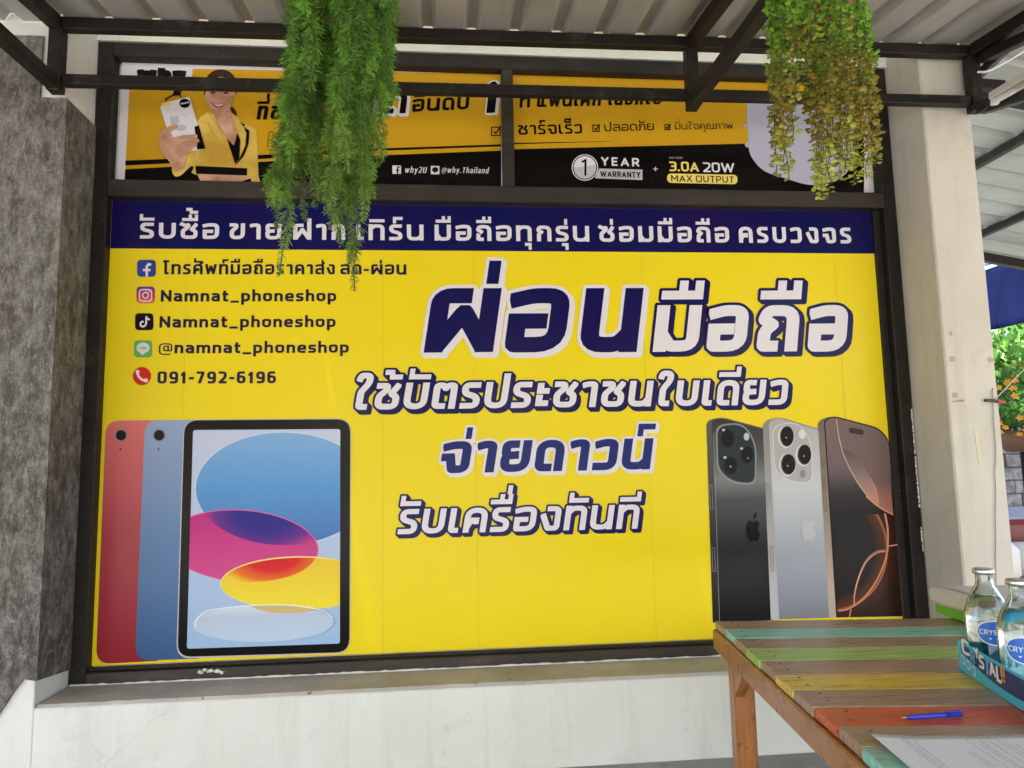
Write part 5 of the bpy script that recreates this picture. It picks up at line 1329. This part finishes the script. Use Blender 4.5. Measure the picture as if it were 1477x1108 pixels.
def plume(V, Fc, T, path, rad, dens, tone, nl):
    """needles standing off a stem"""
    L = sum((path[i+1]-path[i]).length for i in range(len(path)-1))
    n = int(L*dens)
    for k in range(n):
        f = random.random(); i = min(int(f*(len(path)-1)), len(path)-2); u = f*(len(path)-1)-i
        p = path[i].lerp(path[i+1], u); d = (path[i+1]-path[i]).normalized()
        q = rv(1); q -= d*q.dot(d)
        if q.length < .01: continue
        q.normalize()
        taper = min(1, (1-f)*5+.35)
        ll = nl*random.uniform(.6, 1.25)*taper
        dv = (q*.85+d*random.uniform(.2, 1.0)+Vector((0, 0, .12))).normalized()
        s_ = dv.cross(rv(1)).normalized()*.0013
        b0 = len(V); p0 = p+q*rad*.06
        mid = p0+dv*ll*.55; tip = p0+dv*ll+Vector((0, 0, -.12*ll))
        V.extend([p0, mid+s_, tip, mid-s_]); Fc.append((b0, b0+1, b0+2, b0+3)); T.append(max(0, min(1, tone+random.gauss(0, .2))))

def hanging_basket(t, c, r, h, mat):
    o_ = lathe('pot', [(.001, -h), (r*.7, -h), (r*.78, -h*.95), (r, 0), (r*1.07, .001), (r*1.07, .012), (r*.97, .012), (r*.93, -.01), (.001, -.012)], c, mat, t, 28)
    for k in range(3):
        an = k*2.1+.4; tube('hanger', [Vector(c)+Vector((math.cos(an)*r, math.sin(an)*r, 0)), Vector((c[0], c[1], zr(c[1])-.055))], .0016, M_HOOK, t, 5)

random.seed(21)
FY = -1.50
fern = thing('hanging_plant', 'feathery bright green plant trailing from a hanging pot, left', 'plant', 'plants hanging from the canopy')
M_FERN = leafmat('feathery_green_needles', [(0, (.21, .33, .06)), (.45, (.14, .30, .045)), (1, (.17, .40, .05))], 1.7, 2.9, 1)
fc = at_y(472, 8, FY)
hanging_basket(fern, (fc.x, FY, fc.z+.03), .085, .12, M_POT)
tips = [(403, 398, .0), (511, 420, .0), (388, 296, .05), (400, 330, -.04), (418, 300, .06), (440, 318, 0), (455, 300, .07), (478, 330, -.06), (470, 308, .03), (492, 352, .02), (505, 380, .04), (525, 318, -.03), (530, 300, .05),
        (540, 255, .06), (548, 235, -.06), (556, 200, .05), (562, 170, -.02), (566, 140, .08), (560, 110, -.09), (420, 240, -.08), (410, 262, .02), (430, 200, -.1), (428, 150, -.1), (440, 180, .1), (470, 240, -.12), (500, 250, -.13), (520, 215, -.12), (480, 180, -.14), (450, 130, -.12), (530, 130, -.13), (425, 95, .02), (550, 85, .0), (500, 140, -.15), (436, 60, -.03), (556, 50, -.06), (515, 100, -.15), (470, 85, -.15), (462, 225, .1), (508, 300, .1), (485, 270, .12), (450, 270, -.05)]
for (tx, ty, dy) in tips:
    if abs(tx-468) < 14 and dy < -.1: continue
    V, Fc, T = [], [], []
    e_ = at_y(tx, ty, FY+dy)
    cl_ = lambda v, lo, hi: max(lo, min(hi, v))
    xs0 = at_y(cl_(tx, 455, 540)+random.uniform(-8, 8), 0, FY).x
    st = Vector((xs0, FY+abs(dy)*.3+.02, fc.z+.03+random.uniform(0, .04)))
    c1_ = Vector((at_y(cl_(tx, 449, 548), 40, FY+dy).x, FY+dy*1.2, st.z+.05+random.uniform(0, .04)))
    c2_ = Vector((at_y(cl_(tx, 425, 545)+random.uniform(-8, 8), 150, FY+dy*1.3).x, FY+dy*1.3, e_.z+(st.z-e_.z)*.55))
    path = bez(st, c1_, c2_, e_, 22)
    for i in range(4, 22): path[i] += rv(.006)
    tone = random.uniform(.12, .85)
    plume(V, Fc, T, path, .02, 1700, tone, .028)
    # side plumes
    L = (st-e_).length
    for j in range(int(L/.034)):
        f = .12+.83*random.random(); i = min(int(f*22), 21); p = path[i]
        d = (path[i+1]-path[i]).normalized(); q = rv(1); q.y *= .8; q -= d*q.dot(d); q.normalize()
        l_ = random.uniform(.028, .056)*(1 if f < .7 else .6)
        sp = bez(p, p+q*l_*.5+Vector((0, 0, .012)), p+q*l_*.8+d*l_*.3, p+q*l_*.85+d*l_*.8+Vector((0, 0, -.02)), 5)
        plume(V, Fc, T, sp, .015, 1800, max(.1, min(.95, tone+random.gauss(0, .22))), .021)
    s_ = toned('frond', V, Fc, T, M_FERN, fern)
    tube('stem', path, .0016, M_STEM, s_, 4)

random.seed(33)
LY = -1.50
ivy = thing('hanging_plant', 'round leaved plant fading from green to brown, hanging at right', 'plant', 'plants hanging from the canopy')
zt_, zb_ = at_y(1187, 0, LY).z, at_y(1187, 290, LY).z
M_IVY = leafmat('round_green_to_brown_leaves', [(0, (.52, .58, .11)), (.22, (.42, .42, .07)), (.42, (.33, .25, .05)), (.56, (.28, .27, .04)), (.70, (.25, .42, .05)), (1, (.22, .48, .045))], zb_, zt_, 2)
ic = at_y(1182, -2, LY)
hanging_basket(ivy, (ic.x, LY, ic.z+.02), .10, .14, M_POT)
def leaves(V, Fc, T, path, step, size, tone):
    acc = 0
    for i in range(len(path)-1):
        d = path[i+1]-path[i]; L = d.length; d.normalize(); s0 = acc
        while s0 < L:
            p = path[i]+d*s0
            for _ in range(2):
                q = rv(1); q -= d*q.dot(d); q.normalize()
                sz_ = size*random.uniform(.6, 1.2)
                out = (q*1.0+Vector((0, 0, random.uniform(-.5, .5)))).normalized()
                sd_ = out.cross(d+rv(.3)).normalized(); nrm = sd_.cross(out)
                c_ = p+out*sz_*1.0; b0 = len(V)
                a_ = sz_*.5
                V.extend([p+out*sz_*.35, c_+sd_*a_*.9-out*a_*.55, c_+sd_*a_+out*a_*.3+nrm*.0015, c_+out*a_*1.1, c_-sd_*a_+out*a_*.3+nrm*.0015, c_-sd_*a_*.9-out*a_*.55, c_-nrm*.003])
                tt = max(0, min(1, tone+random.gauss(0, .22)))
                for f in ((0, 1, 6), (1, 2, 6), (2, 3, 6), (3, 4, 6), (4, 5, 6), (5, 0, 6)): Fc.append(tuple(b0+k for k in f)); T.append(tt)
            s0 += step*random.uniform(.7, 1.3)
        acc = s0-L
tips2 = [(1118, 170, 0), (1114, 120, .06), (1125, 215, .05), (1130, 235, -.05), (1138, 258, .0), (1120, 250, .04), (1143, 205, -.04), (1150, 150, -.1), (1148, 60, -.12), (1165, 120, -.12), (1172, 200, .05), (1168, 160, .1), (1178, 255, -.03), (1186, 288, .0), (1192, 292, .03), (1180, 270, .05), (1200, 265, -.06), (1205, 240, .06), (1212, 262, .0), (1218, 250, -.05), (1232, 268, .0), (1228, 225, .08), (1240, 240, -.03), (1250, 258, .03), (1262, 240, .0), (1268, 205, .02), (1258, 165, -.05), (1250, 130, .06), (1240, 110, -.1), (1215, 150, -.12), (1195, 180, -.12), (1205, 90, -.13), (1225, 190, -.12), (1180, 80, -.14), (1238, 60, .02), (1112, 70, 0), (1222, 40, -.1), (1150, 100, .1), (1188, 130, .1), (1215, 210, .1), (1165, 50, -.13), (1195, 45, -.14)]
for (tx, ty, dy) in tips2:
    V, Fc, T = [], [], []
    e_ = at_y(tx, ty, LY+dy)
    xs0 = at_y(max(1135, min(1238, tx))+random.uniform(-8, 8), 0, LY).x
    st = Vector((xs0, LY+dy*.5, ic.z+.045+random.uniform(0, .05)))
    c1_ = Vector((at_y(max(1122, min(1246, tx)), 40, LY+dy).x, LY+dy*1.2, st.z+.05))
    c2_ = Vector((at_y(max(1118, min(1256, tx)), 120, LY+dy*1.25).x, LY+dy*1.25, e_.z+(st.z-e_.z)*.5))
    path = bez(st, c1_, c2_, e_, 24)
    for i in range(3, 24): path[i] += rv(.005)
    leaves(V, Fc, T, path, .0068, .0145, random.uniform(.3, .7))
    s_ = toned('strand', V, Fc, T, M_IVY, ivy)
    tube('stem', path, .0014, M_STEM, s_, 4)

# ------------------------------------------------------------------ YARD AT THE RIGHT (seen past the column)
M_TARP = plain('dark_blue_tarpaulin', (.002, .004, .022), .95, spec=.05, var=.2, vs=3)
YB = 3.6
ta = [at_y(1395, 400, YB), at_y(1540, 345, YB), at_y(1540, 452, YB-.1), at_y(1395, 484, YB-.1)]
V, Fc = [], []; n = 24
for j in range(9):
    for i in range(n+1):
        u_, v_ = i/n, j/8
        p = (ta[0]*(1-u_)+ta[1]*u_)*(1-v_)+(ta[3]*(1-u_)+ta[2]*u_)*v_
        V.append(p+Vector((0, .05*math.sin(u_*17+v_*2)+.03*math.sin(u_*41), 0)))
for j in range(8):
    for i in range(n): Fc.append((j*(n+1)+i, j*(n+1)+i+1, (j+1)*(n+1)+i+1, (j+1)*(n+1)+i))
o = mesh_obj('awning', V, Fc, M_TARP, smooth=True); tag(o, 'dark blue tarpaulin awning hanging beyond the side yard', 'awning')
m_ = o.modifiers.new('s', 'SOLIDIFY'); m_.thickness = .006
o = tube('awning_pole', [ta[0]+Vector((-.3, -.03, .02)), ta[1]+Vector((.3, -.03, .02))], .025, plain('blue_pole_paint', (.05, .14, .42), .4)); tag(o, 'blue pole along the top of the tarpaulin awning', 'pole')
# palm fronds
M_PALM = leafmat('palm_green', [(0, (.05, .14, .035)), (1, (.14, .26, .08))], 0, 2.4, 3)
palm = thing('palm_plant', 'green palm with arching fronds beyond the side yard', 'palm')
random.seed(8)
pb0 = at_y(1500, 600, 4.4); pb0.z = 0
tube('palm_trunk', [Vector((pb0.x, pb0.y, 0)), Vector((pb0.x+.03, pb0.y, .5)), Vector((pb0.x, pb0.y, 1.0))], [.07, .06, .05], plain('palm_bark', (.16, .12, .08), .8, var=.3), palm)
for k in range(15):
    an = k*2*math.pi/15+random.uniform(-.2, .2); el = random.uniform(.5, 1.25); Lf = random.uniform(1.0, 1.5)
    hd = Vector((math.cos(an), math.sin(an), 0)); p0 = Vector((pb0.x, pb0.y, 1.0))
    path = bez(p0, p0+hd*Lf*.3+Vector((0, 0, Lf*el*.5)), p0+hd*Lf*.75+Vector((0, 0, Lf*el*.55)), p0+hd*Lf*1.1+Vector((0, 0, Lf*(el*.5-.35))), 16)
    V, Fc, T = [], [], []
    for i in range(2, 16):
        for sgn in (-1, 1):
            for h in (0, .5):
                p = path[i].lerp(path[min(i+1, 16)], h); d = (path[min(i+1, 16)]-path[i-1]).normalized(); s_ = d.cross(Vector((0, 0, 1))).normalized()*sgn
                l_ = .34*math.sin(math.pi*(i/17))+.06; tipp = p+s_*l_*.8+d*l_*.45+Vector((0, 0, -.12*l_*2))
                b0 = len(V); wv = d*.011; mid = p.lerp(tipp, .5)+Vector((0, 0, .01))
                V.extend([p, mid+wv, tipp, mid-wv]); Fc.append((b0, b0+1, b0+2, b0+3)); T.append(random.random())
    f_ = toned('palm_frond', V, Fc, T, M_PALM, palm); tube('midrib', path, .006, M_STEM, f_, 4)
def bush(name, lab, cat, c, rx, rz, n, leaf, mat, flowers=0, fmat=None):
    t = thing(name, lab, cat, loc=(0, 0, 0)); V, Fc, T = [], [], []
    for _ in range(n):
        q = rv(1); q.normalize(); r_ = random.uniform(.45, 1)**.5*(1+.25*math.sin(q.x*5+q.z*7))
        p = Vector(c)+Vector((q.x*rx*r_, q.y*rx*r_, q.z*rz*r_)); d = (q+rv(.5)).normalized(); s_ = d.cross(rv(1)).normalized()
        b0 = len(V); l_ = leaf*random.uniform(.6, 1.3)
        V.extend([p, p+d*l_*.5+s_*l_*.3, p+d*l_, p+d*l_*.5-s_*l_*.3]); Fc.append((b0, b0+1, b0+2, b0+3)); T.append(random.random())
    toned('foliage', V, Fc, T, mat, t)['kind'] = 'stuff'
    for _ in range(flowers):
        q = rv(1); q.y = -abs(q.y); q.normalize(); p = Vector(c)+Vector((q.x*rx*1.05, q.y*rx*1.08, q.z*rz*1.02))
        V, Fc = [p+q*.01], []
        s_ = q.cross(Vector((0, 0, 1))).normalized(); u_ = s_.cross(q)
        for i in range(10):
            a_ = i*math.pi/5; r_ = .027 if i % 2 == 0 else .017; V.append(p+s_*math.cos(a_)*r_+u_*math.sin(a_)*r_+q*.02)
        Fc = [(0, 1+i, 1+(i+1) % 10) for i in range(10)]
        mesh_obj('flower', V, Fc, fmat, t)
    return t
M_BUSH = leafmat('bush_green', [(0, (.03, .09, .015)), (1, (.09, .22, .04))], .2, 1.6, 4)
M_ORF = plain('orange_petals', (.75, .33, .02), .5, var=.2, vs=30)
cb = at_y(1462, 590, 1.6)
cpot = (cb.x, cb.y, 0)
fb_ = bush('flower_bush', 'bush of orange yellow flowers in a basket beyond the column', 'flowers', (cb.x+.04, cb.y, cb.z+.03), .26, .27, 1300, .05, M_BUSH, 90, M_ORF)
zp = at_y(1462, 632, 1.6).z
lathe('basket', [(.001, -.10), (.10, -.10), (.17, -.03), (.19, .05), (.18, .05), (.10, -.06)], (cb.x+.04, cb.y, zp), plain('woven_basket', (.15, .07, .03), .7, var=.3, vs=60), fb_)
tube('basket_stand', [(cb.x+.04, cb.y, 0), (cb.x+.04, cb.y, zp-.09)], .02, M_STEEL, fb_)
random.seed(17)
for k, (px_, py_, Y_, rx, rz) in enumerate(((1480, 560, 5.4, .8, .7), (1530, 540, 6.5, 1.2, 1.1), (1425, 560, 6.0, .9, .8), (1500, 500, 8.5, 1.6, 1.3))):
    c = at_y(px_, py_, Y_)
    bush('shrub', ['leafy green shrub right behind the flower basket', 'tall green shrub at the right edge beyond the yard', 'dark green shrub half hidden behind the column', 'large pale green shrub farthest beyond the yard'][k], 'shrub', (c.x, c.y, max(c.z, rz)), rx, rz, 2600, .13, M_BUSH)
# stone block wall
bw = thing('block_wall', 'low wall of weathered grey stone blocks behind the yard table', 'wall')
t = NT('grey_stone_block'); t.col(t.ramp(t.noise(7, 7, .75, dist=.5), [(.3, (.06, .06, .062)), (.5, (.17, .17, .175)), (.72, (.40, .40, .41))])); t.rough(.85); t.bump(t.noise(20, 6, .7), .6, .01); M_BLOCK = t.m
wl = at_y(1430, 640, 2.6); wz1 = at_y(1450, 628, 2.6).z; wz0 = at_y(1450, 790, 2.6).z
x = wl.x-.5; bh = .115; rows = int((wz1-0)/bh)
bms = []
for rr_ in range(2, rows+1):
    xx = wl.x-.35-(.13 if rr_ % 2 else 0)
    while xx < wl.x+1.6:
        w_ = random.uniform(.20, .28)
        if random.random() > .06:
            o = box('block', (xx+.004, 2.6+random.uniform(-.01, .008), rr_*bh+.004), (xx+w_-.004, 2.75, (rr_+1)*bh-.004), M_BLOCK, bw, .008)
        xx += w_
box('mortar', (wl.x-.6, 2.62, 0), (wl.x+1.8, 2.74, (rows+1)*bh-.01), plain('dark_mortar', (.07, .07, .07), .9), bw)
# silver topped yard table and cushioned seat
yt = thing('yard_table', 'pale metal topped table standing in the side yard', 'table')
za = .72
ya_, yb_2 = at_z(1440, 735, za+.25), None
p = at_y(1455, 745, 1.3)
M_SIL = plain('pale_lavender_metal', (.50, .52, .62), .25, .3); M_DRK = plain('dark_trim', (.04, .04, .07), .4)
box('table_top', (p.x-.35, 1.0, p.z-.02), (p.x+1.1, 1.9, p.z+.02), M_SIL, yt, .006)
box('table_edge', (p.x-.36, .995, p.z-.06), (p.x+1.11, 1.905, p.z-.0205), M_DRK, yt, .004)
for ax_ in (p.x-.28, p.x+1.0):
    for ay_ in (1.08, 1.82): box('leg', (ax_, ay_-.02, 0), (ax_+.04, ay_+.02, p.z-.061), M_DRK, yt, .003)
st_ = thing('cushioned_seat', 'dark red seat with white cushions in the side yard', 'seat')
p = at_y(1458, 800, .55)
M_DR = plain('dark_red_vinyl', (.16, .02, .02), .4, var=.2); M_CU = plain('white_cushion', (.72, .70, .68), .7)
box('seat', (p.x-.22, .4, .42), (p.x+.6, .9, .52), M_DR, st_, .03)
box('backrest', (p.x-.22, .84, .50), (p.x+.6, .94, p.z+.16), M_DR, st_, .03)
bm = box_bm((p.x-.18, .60, .522), (p.x+.14, .83, p.z+.06), .05); bm_obj('cushion', bm, M_CU, st_, True)
bm = box_bm((p.x+.16, .62, .522), (p.x+.5, .83, p.z+.04), .05); bm_obj('cushion', bm, M_CU, st_, True)
for ax_ in (p.x-.18, p.x+.54):
    for ay_ in (.45, .86): box('leg', (ax_-.02, ay_-.02, 0), (ax_+.02, ay_+.02, .419), M_DRK, st_, .003)

# ------------------------------------------------------------------ trees across the street, behind the camera (their light and reflections)
random.seed(44)
for k in range(5):
    c = (-14+k*7.5+random.uniform(-1, 1), -27-random.uniform(0, 5), 3.6)
    tr_ = bush('street_tree', ['broad green tree across the street, first from the left', 'broad green tree across the street, second from the left', 'broad green tree across the street, third from the left', 'broad green tree across the street, fourth from the left', 'broad green tree across the street, fifth from the left'][k], 'tree', c, 2.6, 1.9, 1500, .5, M_BUSH)
    tube('trunk', [(c[0], c[1], 0), (c[0]+.1, c[1], 2.4)], [.22, .14], plain('tree_bark', (.12, .09, .06), .9), tr_)
